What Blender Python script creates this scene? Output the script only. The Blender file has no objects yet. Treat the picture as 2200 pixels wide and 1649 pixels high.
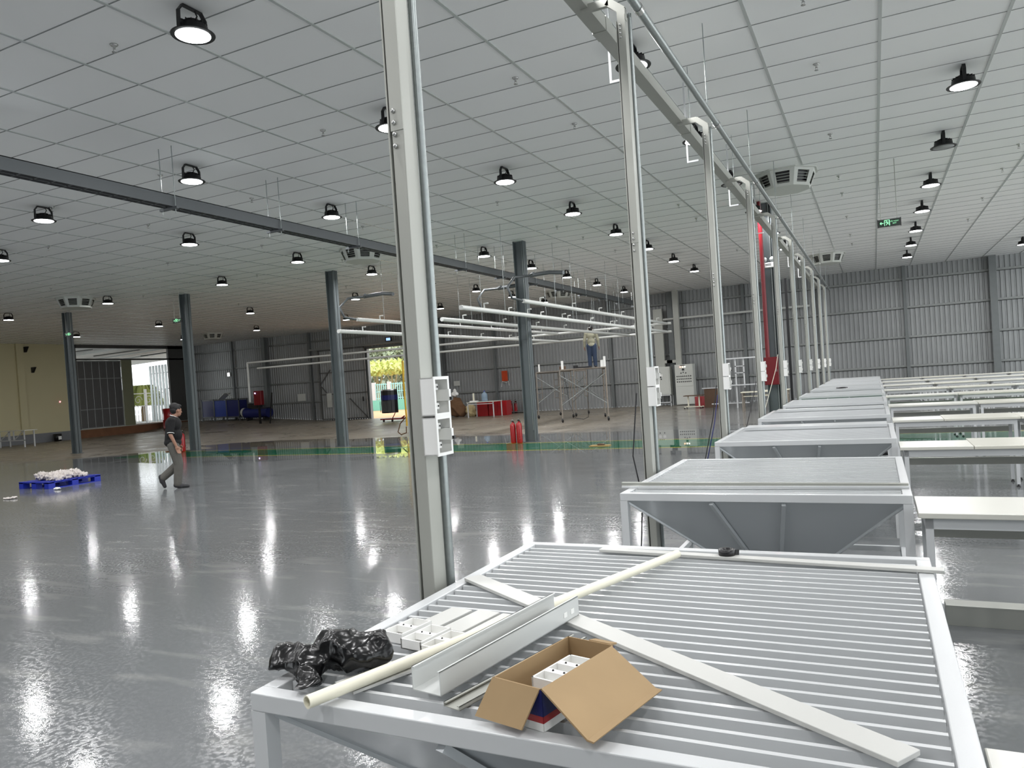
import bpy, bmesh, math, random
from mathutils import Vector, Matrix
random.seed(7)
PI = math.pi
S = bpy.context.scene
COL = S.collection

# ------------------------------------------------------------ camera
H, CEIL = 1.604, 5.104
yaw, pitch, roll = -0.4566, -0.0171, -0.0663
cyw, syw, cp, sp, cr, sr = math.cos(yaw), math.sin(yaw), math.cos(pitch), math.sin(pitch), math.cos(roll), math.sin(roll)
FW = Vector((syw*cp, cyw*cp, sp)); R0 = Vector((cyw, -syw, 0)); U0 = R0.cross(FW)
RT = cr*R0 + sr*U0; UP = -sr*R0 + cr*U0
cam_data = bpy.data.cameras.new('camera'); cam = bpy.data.objects.new('camera', cam_data); COL.objects.link(cam)
cam_data.sensor_width = 36; cam_data.lens = 1601.49/2200*36
cam_data.shift_x = 0.00198; cam_data.shift_y = 0.00888
cam_data.clip_start = 0.05; cam_data.clip_end = 300
cam.matrix_world = Matrix(((RT.x, UP.x, -FW.x, 0), (RT.y, UP.y, -FW.y, 0), (RT.z, UP.z, -FW.z, H), (0, 0, 0, 1)))
S.camera = cam

# ------------------------------------------------------------ daylight and exposure
LAMP_W = 35.0
world = bpy.data.worlds.new('world'); S.world = world; world.use_nodes = True
wb = world.node_tree.nodes['Background']
wb.inputs['Color'].default_value = (0.92, 0.97, 1.0, 1)
wb.inputs['Strength'].default_value = 2.1
S.view_settings.view_transform = 'Standard'; S.view_settings.look = 'None'
S.view_settings.gamma = 1; S.view_settings.exposure = 0.46
S.view_settings.use_curve_mapping = False
S.cycles.use_denoising = True
S.cycles.max_bounces = 8; S.cycles.diffuse_bounces = 4; S.cycles.glossy_bounces = 4
S.cycles.sample_clamp_indirect = 4.0

# ------------------------------------------------------------ materials
def lin(c):
    c /= 255.0
    return c/12.92 if c <= 0.04045 else ((c+0.055)/1.055)**2.4
def rgb(r, g, b): return (lin(r), lin(g), lin(b), 1)
MATS = {}
def mat(name, col, rough=0.5, metal=0.0, var=0.06, scale=6.0, bump=0.0, bscale=60.0, emit=None, es=0, coat=0, alpha=None, trans=0):
    if name in MATS: return MATS[name]
    m = bpy.data.materials.new(name); m.use_nodes = True; nt = m.node_tree; n = nt.nodes; l = nt.links
    p = n['Principled BSDF']
    p.inputs['Roughness'].default_value = rough; p.inputs['Metallic'].default_value = metal
    tc = n.new('ShaderNodeTexCoord')
    nz = n.new('ShaderNodeTexNoise'); nz.inputs['Scale'].default_value = scale; nz.inputs['Detail'].default_value = 4
    l.new(tc.outputs['Object'], nz.inputs['Vector'])
    mx = n.new('ShaderNodeMix'); mx.data_type = 'RGBA'
    a = tuple(min(1, c*(1-var)) for c in col[:3])+(1,); b = tuple(min(1, c*(1+var)) for c in col[:3])+(1,)
    mx.inputs[6].default_value = a; mx.inputs[7].default_value = b
    l.new(nz.outputs['Fac'], mx.inputs[0]); l.new(mx.outputs[2], p.inputs['Base Color'])
    if bump:
        n2 = n.new('ShaderNodeTexNoise'); n2.inputs['Scale'].default_value = bscale
        l.new(tc.outputs['Object'], n2.inputs['Vector'])
        bp = n.new('ShaderNodeBump'); bp.inputs['Strength'].default_value = bump; bp.inputs['Distance'].default_value = 0.01
        l.new(n2.outputs['Fac'], bp.inputs['Height']); l.new(bp.outputs['Normal'], p.inputs['Normal'])
    if emit: p.inputs['Emission Color'].default_value = emit; p.inputs['Emission Strength'].default_value = es
    if coat: p.inputs['Coat Weight'].default_value = coat; p.inputs['Coat Roughness'].default_value = 0.1
    if trans: p.inputs['Transmission Weight'].default_value = trans
    MATS[name] = m
    return m
WHITE = mat('white powder coat', rgb(202, 204, 205), 0.32, var=0.02, coat=0.3)
WHITE2 = mat('white plastic', rgb(235, 235, 232), 0.4, var=0.02)
SHEET = mat('hopper sheet', rgb(200, 204, 206), 0.2, 0.25, var=0.03, scale=3)
POSTM = mat('grey white post paint', rgb(166, 167, 160), 0.4, 0.15, var=0.03)
GALV = mat('galvanised steel', rgb(150, 156, 155), 0.38, 0.75, var=0.18, scale=40)
TRAY = mat('grey trunking', rgb(92, 96, 98), 0.45, 0.4, var=0.04)
CHAN = mat('pale channel steel', rgb(206, 208, 206), 0.35, 0.2, var=0.03)
BAR = mat('grey flat bar', rgb(200, 200, 196), 0.45, 0.1, var=0.02)
COLM = mat('grey green column paint', rgb(92, 99, 101), 0.5, 0.1, var=0.1, scale=2.5)
WALLM = mat('galvalume sheet', rgb(150, 152, 152), 0.45, 0.35, var=0.12, scale=1.3)
GIRT = mat('girt steel', rgb(140, 143, 141), 0.5, 0.4, var=0.1)
CREAM = mat('cream painted wall', rgb(196, 188, 152), 0.7, var=0.04, scale=1.2)
SKIRT = mat('grey plinth paint', rgb(120, 122, 126), 0.6, var=0.05)
BLACK = mat('black plastic', rgb(24, 24, 26), 0.35, var=0.1)
BLACKM = mat('black lamp metal', rgb(20, 20, 22), 0.4, 0.2, var=0.1)
TOP = mat('cream laminate', rgb(214, 212, 200), 0.25, var=0.02, scale=2)
TOPG = mat('pale grey laminate', rgb(214, 213, 204), 0.3, var=0.02, scale=2)
RED = mat('red enamel', rgb(160, 22, 28), 0.3, var=0.08, coat=0.3)
DRED = mat('dark red enamel', rgb(110, 8, 20), 0.35, var=0.08)
BLUE = mat('blue plastic', rgb(24, 44, 160), 0.4, var=0.1)
DBLUE = mat('dark blue', rgb(18, 28, 92), 0.4, var=0.1)
CARD = mat('corrugated cardboard', rgb(158, 133, 98), 0.85, var=0.1, scale=9)
BROWN = mat('brown board', rgb(92, 70, 54), 0.7, var=0.1)
PVC = mat('ivory plastic pipe', rgb(232, 228, 208), 0.35, var=0.03, scale=30)
DIRT = mat('bare earth', rgb(120, 84, 60), 0.95, var=0.25, scale=3, bump=0.6, bscale=9)
STEEL = mat('bright steel', rgb(190, 190, 188), 0.25, 0.9, var=0.1)
RUST = mat('worn scaffold steel', rgb(146, 138, 128), 0.6, 0.4, var=0.3, scale=14)
LENS = mat('lamp lens', (1, 1, 1, 1), 0.5, emit=(0.95, 0.98, 1, 1), es=14, var=0)
OFFLENS = mat('unlit lamp lens', rgb(150, 152, 152), 0.3, var=0.02)

# ------------------------------------------------------------ mesh builder
class MB:
    def __init__(s): s.v = []; s.f = []; s.sm = []
    def add(s, vs, fs, smooth=False):
        o = len(s.v); s.v += [tuple(v) for v in vs]; s.f += [tuple(i+o for i in f) for f in fs]; s.sm += [smooth]*len(fs)
        return s
    def box(s, a, b):
        x0, y0, z0 = [min(a[i], b[i]) for i in range(3)]; x1, y1, z1 = [max(a[i], b[i]) for i in range(3)]
        return s.add([(x0,y0,z0),(x1,y0,z0),(x1,y1,z0),(x0,y1,z0),(x0,y0,z1),(x1,y0,z1),(x1,y1,z1),(x0,y1,z1)],
                     [(0,3,2,1),(4,5,6,7),(0,1,5,4),(1,2,6,5),(2,3,7,6),(3,0,4,7)])
    def bar(s, p, q, w, h, up=(0,0,1)):
        p = Vector(p); q = Vector(q); d = (q-p).normalized(); u = Vector(up)
        if abs(d.dot(u)) > 0.98: u = Vector((0,1,0))
        x = d.cross(u).normalized(); u = x.cross(d)
        vs = [e+x*a*w/2+u*b*h/2 for e in (p, q) for a, b in ((-1,-1),(1,-1),(1,1),(-1,1))]
        return s.add(vs, [(0,1,2,3),(7,6,5,4),(0,4,5,1),(1,5,6,2),(2,6,7,3),(3,7,4,0)])
    def tube(s, pts, r, n=10, closed=True):
        pts = [Vector(p) for p in pts]; rings = []; rr = r if isinstance(r, (list, tuple)) else [r]*len(pts)
        d0 = (pts[1]-pts[0]).normalized(); x = d0.orthogonal().normalized()
        vs = []
        for i, p in enumerate(pts):
            if i == 0: d = pts[1]-pts[0]
            elif i == len(pts)-1: d = pts[-1]-pts[-2]
            else: d = (pts[i+1]-p).normalized()+(p-pts[i-1]).normalized()
            d.normalize(); x = (x-d*x.dot(d)).normalized(); y = d.cross(x)
            for k in range(n):
                a = 2*PI*k/n; vs.append(p+(x*math.cos(a)+y*math.sin(a))*rr[i])
        fs = [(i*n+k, i*n+(k+1)%n, (i+1)*n+(k+1)%n, (i+1)*n+k) for i in range(len(pts)-1) for k in range(n)]
        o = len(s.f); s.add(vs, fs, True)
        if closed: s.add(vs[:n], [tuple(range(n-1,-1,-1))]); s.add(vs[-n:], [tuple(range(n))])
        return s
    def lathe(s, prof, c=(0,0,0), n=24, smooth=True):
        vs = []; fs = []
        for r, z in prof:
            for k in range(n):
                a = 2*PI*k/n; vs.append((c[0]+r*math.cos(a), c[1]+r*math.sin(a), c[2]+z))
        for i in range(len(prof)-1):
            for k in range(n): fs.append((i*n+k, i*n+(k+1)%n, (i+1)*n+(k+1)%n, (i+1)*n+k))
        s.add(vs, fs, smooth)
        if prof[0][0] > 1e-6: s.add(vs[:n], [tuple(range(n-1,-1,-1))])
        if prof[-1][0] > 1e-6: s.add(vs[-n:], [tuple(range(n))])
        return s
    def prism(s, poly, h0, h1, axis='z', c=(0,0,0)):
        n = len(poly)
        def P(a, b, h):
            if axis == 'z': return (c[0]+a, c[1]+b, c[2]+h)
            if axis == 'y': return (c[0]+a, c[1]+h, c[2]+b)
            return (c[0]+h, c[1]+a, c[2]+b)
        vs = [P(a, b, h0) for a, b in poly]+[P(a, b, h1) for a, b in poly]
        return s.add(vs, [tuple(range(n-1,-1,-1)), tuple(range(n,2*n))]+[(i,(i+1)%n,(i+1)%n+n,i+n) for i in range(n)])
    def ball(s, c, r, n=10, m=8):
        rx, ry, rz = r if isinstance(r, (list, tuple)) else (r, r, r)
        vs = [(c[0], c[1], c[2]-rz)]
        for i in range(1, m):
            t = -PI/2+PI*i/m
            for k in range(n): a = 2*PI*k/n; vs.append((c[0]+rx*math.cos(t)*math.cos(a), c[1]+ry*math.cos(t)*math.sin(a), c[2]+rz*math.sin(t)))
        vs.append((c[0], c[1], c[2]+rz)); fs = []
        for k in range(n): fs.append((0, 1+(k+1)%n, 1+k)); fs.append((len(vs)-1, 1+(m-2)*n+k, 1+(m-2)*n+(k+1)%n))
        for i in range(m-2):
            for k in range(n): fs.append((1+i*n+k, 1+i*n+(k+1)%n, 1+(i+1)*n+(k+1)%n, 1+(i+1)*n+k))
        return s.add(vs, fs, True)
    def cone(s, p, q, r1, r2):
        s.tube([p, q], [r1, r2], 12); s.ball(p, r1, 12, 8); s.ball(q, r2, 12, 8); return s
    def xf(s, M):
        s.v = [tuple(M @ Vector(v)) for v in s.v]; return s

def wloc(o):
    v = Vector((0, 0, 0))
    while o is not None: v = v+o.location; o = o.parent
    return v
def build(name, mb, m, parent=None, world=False, bevel=0, label=None):
    me = bpy.data.meshes.new(name); me.from_pydata(mb.v, [], mb.f); me.update()
    for p, sm in zip(me.polygons, mb.sm): p.use_smooth = sm
    bm = bmesh.new(); bm.from_mesh(me); bmesh.ops.recalc_face_normals(bm, faces=bm.faces); bm.to_mesh(me); bm.free()
    me.materials.append(m)
    o = bpy.data.objects.new(name, me); COL.objects.link(o)
    if parent is not None:
        o.parent = parent
        if world: o.location = -wloc(parent)
    if bevel:
        md = o.modifiers.new('bevel', 'BEVEL'); md.width = bevel; md.segments = 2; md.limit_method = 'ANGLE'
    if label: o['label'] = label
    return o
def tag(o, label, cat, group=None):
    o['label'] = label; o['category'] = cat
    if group: o['group'] = group
    return o
def thing(name, label, cat, loc=(0,0,0), rz=0, group=None):
    o = bpy.data.objects.new(name, None); COL.objects.link(o); o.location = loc; o.rotation_euler = (0, 0, rz)
    o.empty_display_size = 0.1
    return tag(o, label, cat, group)
def struct(name, mb, m):
    o = build(name, mb, m); o['kind'] = 'structure'; return o
def copy_tree(o, parent=None):
    c = o.copy(); COL.objects.link(c)
    if parent is not None: c.parent = parent
    for ch in [x for x in KIDS.get(o.name, [])]:
        c2 = copy_tree(ch, c)
        KIDS.setdefault(c.name, []).append(c2)
    return c
KIDS = {}
def reg(root):
    # remember the children of a finished prototype
    for o in list(COL.objects):
        if o.parent is not None:
            ks = KIDS.setdefault(o.parent.name, [])
            if o not in ks: ks.append(o)
ORD = ['nearest', 'second', 'third', 'fourth', 'fifth', 'sixth', 'seventh', 'eighth', 'ninth', 'tenth', 'eleventh', 'twelfth']

# ------------------------------------------------------------ floor
XL, YW = -38.9, 33.74
def smooth(t): t = max(0, min(1, t)); return t*t*(3-2*t)
def floor_z(x, y): return 0.36*smooth((-x-27)/8)*smooth((y-29.5)/3)
def floor_material():
    m = bpy.data.materials.new('epoxy and concrete floor'); m.use_nodes = True; nt = m.node_tree; n = nt.nodes; l = nt.links
    p = n['Principled BSDF']
    tc = n.new('ShaderNodeTexCoord'); sep = n.new('ShaderNodeSeparateXYZ'); l.new(tc.outputs['Object'], sep.inputs[0])
    X, Y = sep.outputs['X'], sep.outputs['Y']
    def math_(op, a, b=None, c=None):
        q = n.new('ShaderNodeMath'); q.operation = op
        for i, v in enumerate((a, b, c)):
            if v is None: continue
            if isinstance(v, (int, float)): q.inputs[i].default_value = v
            else: l.new(v, q.inputs[i])
        return q.outputs[0]
    def noise(scale, detail=3, sx=1, sy=1):
        mp = n.new('ShaderNodeMapping'); mp.inputs['Scale'].default_value = (sx, sy, 1); l.new(tc.outputs['Object'], mp.inputs[0])
        q = n.new('ShaderNodeTexNoise'); q.inputs['Scale'].default_value = scale; q.inputs['Detail'].default_value = detail
        l.new(mp.outputs[0], q.inputs['Vector']); return q.outputs['Fac']
    def ramp(v, a, b):
        q = n.new('ShaderNodeMapRange'); q.inputs['From Min'].default_value = a; q.inputs['From Max'].default_value = b
        l.new(v, q.inputs['Value']); return q.outputs[0]
    def mix(f, a, b):
        q = n.new('ShaderNodeMix'); q.data_type = 'RGBA'
        if isinstance(f, (int, float)): q.inputs[0].default_value = f
        else: l.new(f, q.inputs[0])
        for i, v in ((6, a), (7, b)):
            if isinstance(v, tuple): q.inputs[i].default_value = v
            else: l.new(v, q.inputs[i])
        return q.outputs[2]
    def band(v, a, b): return math_('MULTIPLY', math_('GREATER_THAN', v, a), math_('LESS_THAN', v, b))
    big = noise(0.35, 4)
    streak = noise(1.0, 4, 0.5, 3.0)
    epoxy = mix(big, rgb(100, 103, 105), rgb(120, 122, 123))
    conc = mix(streak, rgb(96, 90, 80), rgb(150, 140, 124))
    # rough concrete starts behind the walkway at the left and along the back
    wob = math_('MULTIPLY', math_('SUBTRACT', big, 0.5), 5.0)
    yy = math_('ADD', Y, wob)
    edge = math_('ADD', yy, math_('MULTIPLY', math_('MINIMUM', math_('ADD', X, 14), 0), -0.45))
    cm = ramp(edge, 19.0, 20.5)
    far = ramp(X, -9.0, -5.0)
    cm = math_('MULTIPLY', cm, math_('SUBTRACT', 1, math_('MULTIPLY', far, 0.75)))
    base = mix(cm, epoxy, conc)
    green = mix(noise(0.8, 4), rgb(14, 84, 58), rgb(40, 120, 90))
    gm = math_('MULTIPLY', band(Y, 15.3, 17.0), math_('GREATER_THAN', X, -21.5))
    base = mix(gm, base, green)
    ym = math_('MAXIMUM', math_('MULTIPLY', band(Y, 15.2, 15.3), math_('GREATER_THAN', X, -18)), math_('MULTIPLY', band(Y, 16.95, 17.05), math_('GREATER_THAN', X, -21.5)))
    base = mix(ym, base, rgb(196, 186, 60))
    # scuffs and dust
    sc = ramp(noise(2.2, 8, 0.6, 2.4), 0.55, 0.8)
    base = mix(math_('MULTIPLY', sc, 0.34), base, rgb(186, 186, 180))
    l.new(base, p.inputs['Base Color'])
    # standing water
    w = noise(0.32, 2, 0.45, 1.0)
    by = math_('MULTIPLY', ramp(Y, 12.2, 14.4), math_('SUBTRACT', 1, ramp(Y, 19.0, 21.0)))
    bx = math_('MULTIPLY', ramp(X, -24.0, -20.0), math_('SUBTRACT', 1, ramp(X, 0.0, 3.0)))
    wet = ramp(math_('ADD', w, math_('MULTIPLY', math_('MULTIPLY', by, bx), 0.34)), 0.70, 0.73)
    rr = ramp(noise(0.9, 5), 0.3, 0.7)
    r_ep = math_('ADD', 0.015, math_('MULTIPLY', rr, 0.03))
    grain = ramp(noise(42, 2, 1.0, 0.8), 0.44, 0.56)
    r_ep = math_('ADD', r_ep, math_('MULTIPLY', grain, 0.16))
    r_co = math_('ADD', 0.22, math_('MULTIPLY', rr, 0.25))
    q = n.new('ShaderNodeMix'); l.new(cm, q.inputs[0]); l.new(r_ep, q.inputs[2]); l.new(r_co, q.inputs[3])
    q2 = n.new('ShaderNodeMix'); l.new(wet, q2.inputs[0]); l.new(q.outputs[0], q2.inputs[2]); q2.inputs[3].default_value = 0.015
    l.new(q2.outputs[0], p.inputs['Roughness'])
    p.inputs['IOR'].default_value = 1.5
    b1 = n.new('ShaderNodeBump'); b1.inputs['Distance'].default_value = 0.02
    hh = math_('ADD', math_('MULTIPLY', noise(110, 1), 0.12), math_('ADD', noise(3.0, 3, 0.7, 1.4), math_('MULTIPLY', noise(24.0, 2), 0.2)))
    l.new(hh, b1.inputs['Height'])
    l.new(math_('MULTIPLY', math_('SUBTRACT', 1, wet), 0.08), b1.inputs['Strength'])
    l.new(b1.outputs['Normal'], p.inputs['Normal'])
    return m
fl = MB()
xs = [-38.9+1.3*i for i in range(12)]+[-22, -10, 0, 14]; ys = [-8, 10, 20, 27, 29]+[29.5+0.53*i for i in range(9)]
g = {}
for x in xs:
    for y in ys: g[x, y] = len(fl.v); fl.v.append((x, y, floor_z(x, y)))
for i in range(len(xs)-1):
    for j in range(len(ys)-1):
        fl.f.append((g[xs[i], ys[j]], g[xs[i+1], ys[j]], g[xs[i+1], ys[j+1]], g[xs[i], ys[j+1]])); fl.sm.append(True)
struct('floor', fl, floor_material())

# ------------------------------------------------------------ ceiling with its T-bar grid
CM = mat('ceiling panel', rgb(240, 241, 240), 0.55, var=0.025, scale=0.9)
struct('ceiling', MB().box((XL-0.1, -8, CEIL), (11, YW+0.1, CEIL+0.12)), CM)
gr = MB(); i = -26
while True:
    x = -8.266+1.214*i; i += 1
    if x < XL: continue
    if x > 11: break
    gr.box((x-0.017, -8, CEIL-0.008), (x+0.017, YW, CEIL+0.01))
gx = MB(); j = -20
while True:
    y = 4.445+0.6247*j; j += 1
    if y < -8: continue
    if y > YW: break
    gx.box((XL, y-0.006, CEIL-0.004), (11, y+0.006, CEIL+0.01))
struct('trim_1', gr, mat('t-bar enamel', rgb(190, 194, 192), 0.25, 0.1, var=0.03))
struct('trim_2', gx, mat('cross tee enamel', rgb(140, 144, 143), 0.2, 0.1, var=0.03))

# ------------------------------------------------------------ back wall (corrugated), with the door opening
def corr(mb, x0, x1, y, z0, z1, pitch=0.17, d=0.03):
    x = x0; prof = []
    while x < x1:
        prof += [(x, y), (x+pitch*0.55, y), (x+pitch*0.68, y+d), (x+pitch*0.87, y+d)]
        x += pitch
    prof.append((x1, y)); vs = []; fs = []
    for a, b in prof: a = min(a, x1); vs += [(a, b, z0), (a, b, z1)]
    for k in range(len(prof)-1): fs.append((2*k, 2*k+2, 2*k+3, 2*k+1))
    mb.add(vs, fs)
fw = MB(); corr(fw, XL, -21, -8, 0, CEIL); corr(fw, -13, 11, -8, 0, CEIL); struct('wall_front_unseen', fw, WALLM)  # unseen wall added behind the camera, its gap shaped to admit daylight
DX0, DX1, DZ = -25.15, -22.6, 3.86
bw = MB()
corr(bw, XL, DX0, YW, 0, CEIL); corr(bw, DX1, 11, YW, -0.01, CEIL); corr(bw, DX0, DX1, YW, DZ, CEIL)
struct('wall_back', bw, WALLM)
gt = MB()
for z in (1.12, 2.28, 3.45, 4.58):
    for a, b in ((XL, DX0), (DX1, 11)): gt.box((a, YW-0.06, z-0.05), (b, YW-0.01, z-0.035)); gt.box((a, YW-0.06, z-0.05), (b, YW-0.05, z+0.05))
struct('trim_3', gt, GIRT)
def hcol(mb, x, y, w, d, z0, z1, t=0.014):
    mb.box((x-w/2, y-d/2, z0), (x-w/2+t, y+d/2, z1)); mb.box((x+w/2-t, y-d/2, z0), (x+w/2, y+d/2, z1)); mb.box((x-w/2, y-t/2, z0), (x+w/2, y+t/2, z1))
wc = MB()
for x in (-32.5, -20.3, -8.15, 4.15): hcol(wc, x, YW-0.22, 0.16, 0.3, floor_z(x, 33.5), CEIL); wc.box((x-0.12, YW-0.385, floor_z(x, 33.5)), (x+0.12, YW-0.37, CEIL))
for x in (-35.3, -29.2, -17.25, -15.2, -11.1, -5.0, -1.95, 1.2, 7.2): wc.box((x-0.06, YW-0.17, floor_z(x, 33.5)), (x+0.06, YW-0.06, CEIL))
wc.box((DX0-0.1, YW-0.12, 0), (DX0, YW+0.1, DZ+0.1)); wc.box((DX1, YW-0.12, 0), (DX1+0.1, YW+0.1, DZ+0.1)); wc.box((DX0, YW-0.12, DZ), (DX1, YW+0.1, DZ+0.1))
struct('trim_4', wc, mat('wall steelwork', rgb(112, 116, 116), 0.5, 0.3, var=0.12))
# sliding door leaves
def leaf(name, x0, x1, y, z0, z1, hand):
    mb = MB(); corr(mb, x0, x1, y+0.02, z0, z1)
    o = struct(name, mb, WALLM)
    fr = MB()
    for x in (x0, x1-0.05): fr.box((x, y-0.04, z0), (x+0.05, y, z1))
    for z in (z0, (z0+z1)*0.36, (z0+z1)*0.66, z1-0.06): fr.box((x0, y-0.04, z), (x1, y, z+0.05))
    fr.bar((x0, y-0.02, (z0+z1)*0.5), (x0+0.8, y-0.02, z1*0.72), 0.03, 0.05); fr.bar((x0, y-0.02, (z0+z1)*0.5), (x0+0.8, y-0.02, z1*0.3), 0.03, 0.05)
    fr.bar((x1-1.2, y-0.02, z1*0.3), (x1, y-0.02, z0), 0.03, 0.05)
    build('door_frame', fr, mat('door frame steel', rgb(92, 92, 90), 0.5, 0.3), o)
    build('door_handle', MB().box((hand-0.02, y-0.1, 1.0), (hand+0.02, y-0.04, 1.25)), BLACK, o)
leaf('door_1', -28.4, DX0-0.02, YW-0.32, 0.06, 4.0, DX0-0.25)
leaf('door_2', DX1+0.02, -20.5, YW-0.32, 0.06, 4.0, DX1+0.25)
tr = MB().box((-29, YW-0.42, 4.02), (-19.5, YW-0.3, 4.12)); struct('trim_5', tr, GIRT)

# ------------------------------------------------------------ left side: cream wall, gateway, canopy
struct('wall_left', MB().box((XL-0.2, -8, 0.47), (XL, 25.9, CEIL)), CREAM)
struct('baseboard_left', MB().box((XL-0.2, -8, 0), (XL+0.03, 25.9, 0.47)), SKIRT)
pil = MB().box((XL, 22.9, 0.47), (XL+0.12, 23.25, CEIL)); pil.box((XL, 15.0, 0.47), (XL+0.12, 15.35, CEIL)); struct('trim_6', pil, CREAM)
sl = MB().box((XL-2.5, 25.9, 0.0), (XL+0.15, YW, 0.44)); struct('trim_7', sl, DIRT)
kb = MB().box((XL-0.3, 25.9, 0.44), (XL+0.2, YW, 0.47)); struct('trim_8', kb, mat('concrete threshold', rgb(170, 166, 156), 0.8, var=0.15))
gp = MB().box((XL-0.2, 25.9, 0.45), (XL, 26.1, CEIL)); gp.box((XL-0.15, YW-1.75, 0.45), (XL, YW, CEIL)); gp.box((XL-0.2, 25.9, 4.92), (XL, YW, CEIL+0.1)); gp.box((XL-0.15, 25.9, 4.25), (XL, YW, 4.34))
struct('trim_9', gp, mat('gate post steel', rgb(86, 86, 84), 0.55, 0.3))
def gate(name, y0, y1, x, label_):
    mb = MB(); n_ = 6
    for k in range(n_):
        a = y0+(y1-y0)*k/n_; b = y0+(y1-y0)*(k+1)/n_
        mb.box((x, a+0.012, 0.5), (x+0.04, b-0.012, 4.2))
    o = struct(name, mb, mat('gate sheet', rgb(96, 96, 95), 0.5, 0.3, var=0.06))
    fr = MB()
    for z in (0.48, 1.5, 3.2, 4.17): fr.box((x+0.04, y0, z), (x+0.075, y1, z+0.05))
    fr.box((x-0.01, y0, 0.48), (x+0.06, y0+0.05, 4.2)); fr.box((x-0.01, y1-0.05, 0.48), (x+0.06, y1, 4.2))
    build('gate_frame', fr, GIRT, o)
gate('door_3', 26.12, 28.75, XL-0.1, '')
# narrow fixed panel beside the opening
struct('wall_gateway', MB().box((XL-0.1, 28.8, 0.45), (XL-0.02, 29.45, 4.25)), mat('olive panel', rgb(122, 124, 100), 0.6))
# open leaf swung outwards: spaced vertical boards
th = thing('gate_leaf', 'open outward swinging gate leaf of spaced vertical metal boards at left opening', 'gate', (XL-0.15, 31.95, 0.5))
for k in range(6):
    a = 0.03+k*0.37
    build('board', MB().bar((-a, a*0.2, 1.75), (-a-0.25, (a+0.25)*0.2, 1.75), 0.03, 3.5), GALV, th)
rl = MB()
for z in (0.05, 1.0, 2.0, 3.0): rl.bar((0, 0.03, z), (-2.2, 0.47, z), 0.05, 0.05)
build('rail', rl, WHITE, th)
# ground and planting outside
GRASS = mat('outdoor ground', rgb(206, 160, 120), 0.95, var=0.35, scale=0.8)
struct('ground', MB().box((XL-2.4, YW+0.12, -0.25), (0, 90, -0.03)), GRASS)
struct('ground_yard', MB().box((-95, 0, -0.02), (XL-2.5, 60, 0.40)), mat('yard concrete', rgb(190, 188, 182), 0.9, var=0.1))
FOL = [mat('leaf yellow green', rgb(214, 220, 140), 0.7, var=0.3, scale=3), mat('leaf mid green', rgb(186, 196, 170), 0.7, var=0.3, scale=3), mat('leaf dark green', rgb(164, 172, 150), 0.7, var=0.3, scale=3)]
def leaves(mb, c, r, n, s):
    for _ in range(n):
        while True:
            p = Vector((random.uniform(-1,1), random.uniform(-1,1), random.uniform(-1,1)))
            if p.length < 1: break
        p = Vector((c[0]+p.x*r[0], c[1]+p.y*r[1], c[2]+p.z*r[2])); a = Vector((random.gauss(0,1), random.gauss(0,1), random.gauss(0,1))).normalized(); b = a.orthogonal().normalized(); k = s*random.uniform(0.6, 1.4)
        mb.add([p-a*k, p+b*k*0.5, p+a*k, p-b*k*0.5], [(0,1,2,3)])
lw = MB().box((-44, 46.0, -0.03), (-24, 46.25, 0.75)); tag(build('garden_wall', lw, mat('teal wall paint', rgb(120, 190, 172), 0.7)), 'low teal painted wall seen through the back doorway', 'wall')
fn = thing('mesh_fence', 'pale teal mesh fence with white posts standing on the low wall outside', 'fence', (-34, 46.1, 0.754))
fb = MB()
for k in range(110): fb.box((-10+k*0.18, -0.01, 0), (-10+k*0.18+0.07, 0.01, 1.25))
for z in (0.1, 0.6, 1.15): fb.box((-10, -0.02, z), (10, 0.02, z+0.05))
build('mesh_panel', fb, mat('teal fence', rgb(160, 214, 214), 0.6), fn)
for k in (-6, -3, -0.2, 1.2, 4, 7): build('post', MB().box((k, -0.08, 0), (k+0.3, 0.08, 1.35)), WHITE, fn)
hd = MB(); leaves(hd, (-36, 50, 3.3), (10, 1.2, 0.6), 4200, 0.16); tag(build('hedge', hd, FOL[0]), 'bright yellow green hedge crown beyond the mesh fence outside', 'hedge')
for k, x in enumerate((-39.5, -37.6, -36.4, -35.0, -33.4)):
    t = thing('tree', ['bare trunk tree at far left beyond the fence outside', 'thick pale trunk tree outside, left edge of the doorway view', 'slim pale tree outside, left of the black fan through the doorway', 'forked pale tree straight above the black fan through the doorway', 'slim tree outside at right edge of doorway view'][k], 'tree', (x, 51+k*0.4, -0.1), 0, 'trees beyond the fence')
    mb = MB().tube([(0,0,0), (0.1,0,1.5), (0.0,0,3.2)], [0.16, 0.12, 0.06], 8); mb.tube([(0.1,0,1.4), (0.6,0,2.9)], [0.08, 0.04], 6); mb.tube([(0.05,0,1.8), (-0.5,0.1,3.0)], [0.08, 0.04], 6)
    build('trunk', mb, mat('pale bark', rgb(176, 164, 130), 0.9, var=0.2), t)
    c2 = MB(); leaves(c2, (0, 0.5, 5.2), (1.0, 1.0, 1.6), 1500, 0.2); build('crown', c2, FOL[1 + k % 2], t)
bk = MB(); leaves(bk, (-38, 58, 2.0), (14, 1.5, 6), 9000, 0.35); tag(build('tree_belt', bk, FOL[2]), 'dark green belt of distant foliage behind the trees outside', 'foliage')
COL.objects['tree_belt']['kind'] = 'stuff'
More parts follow.
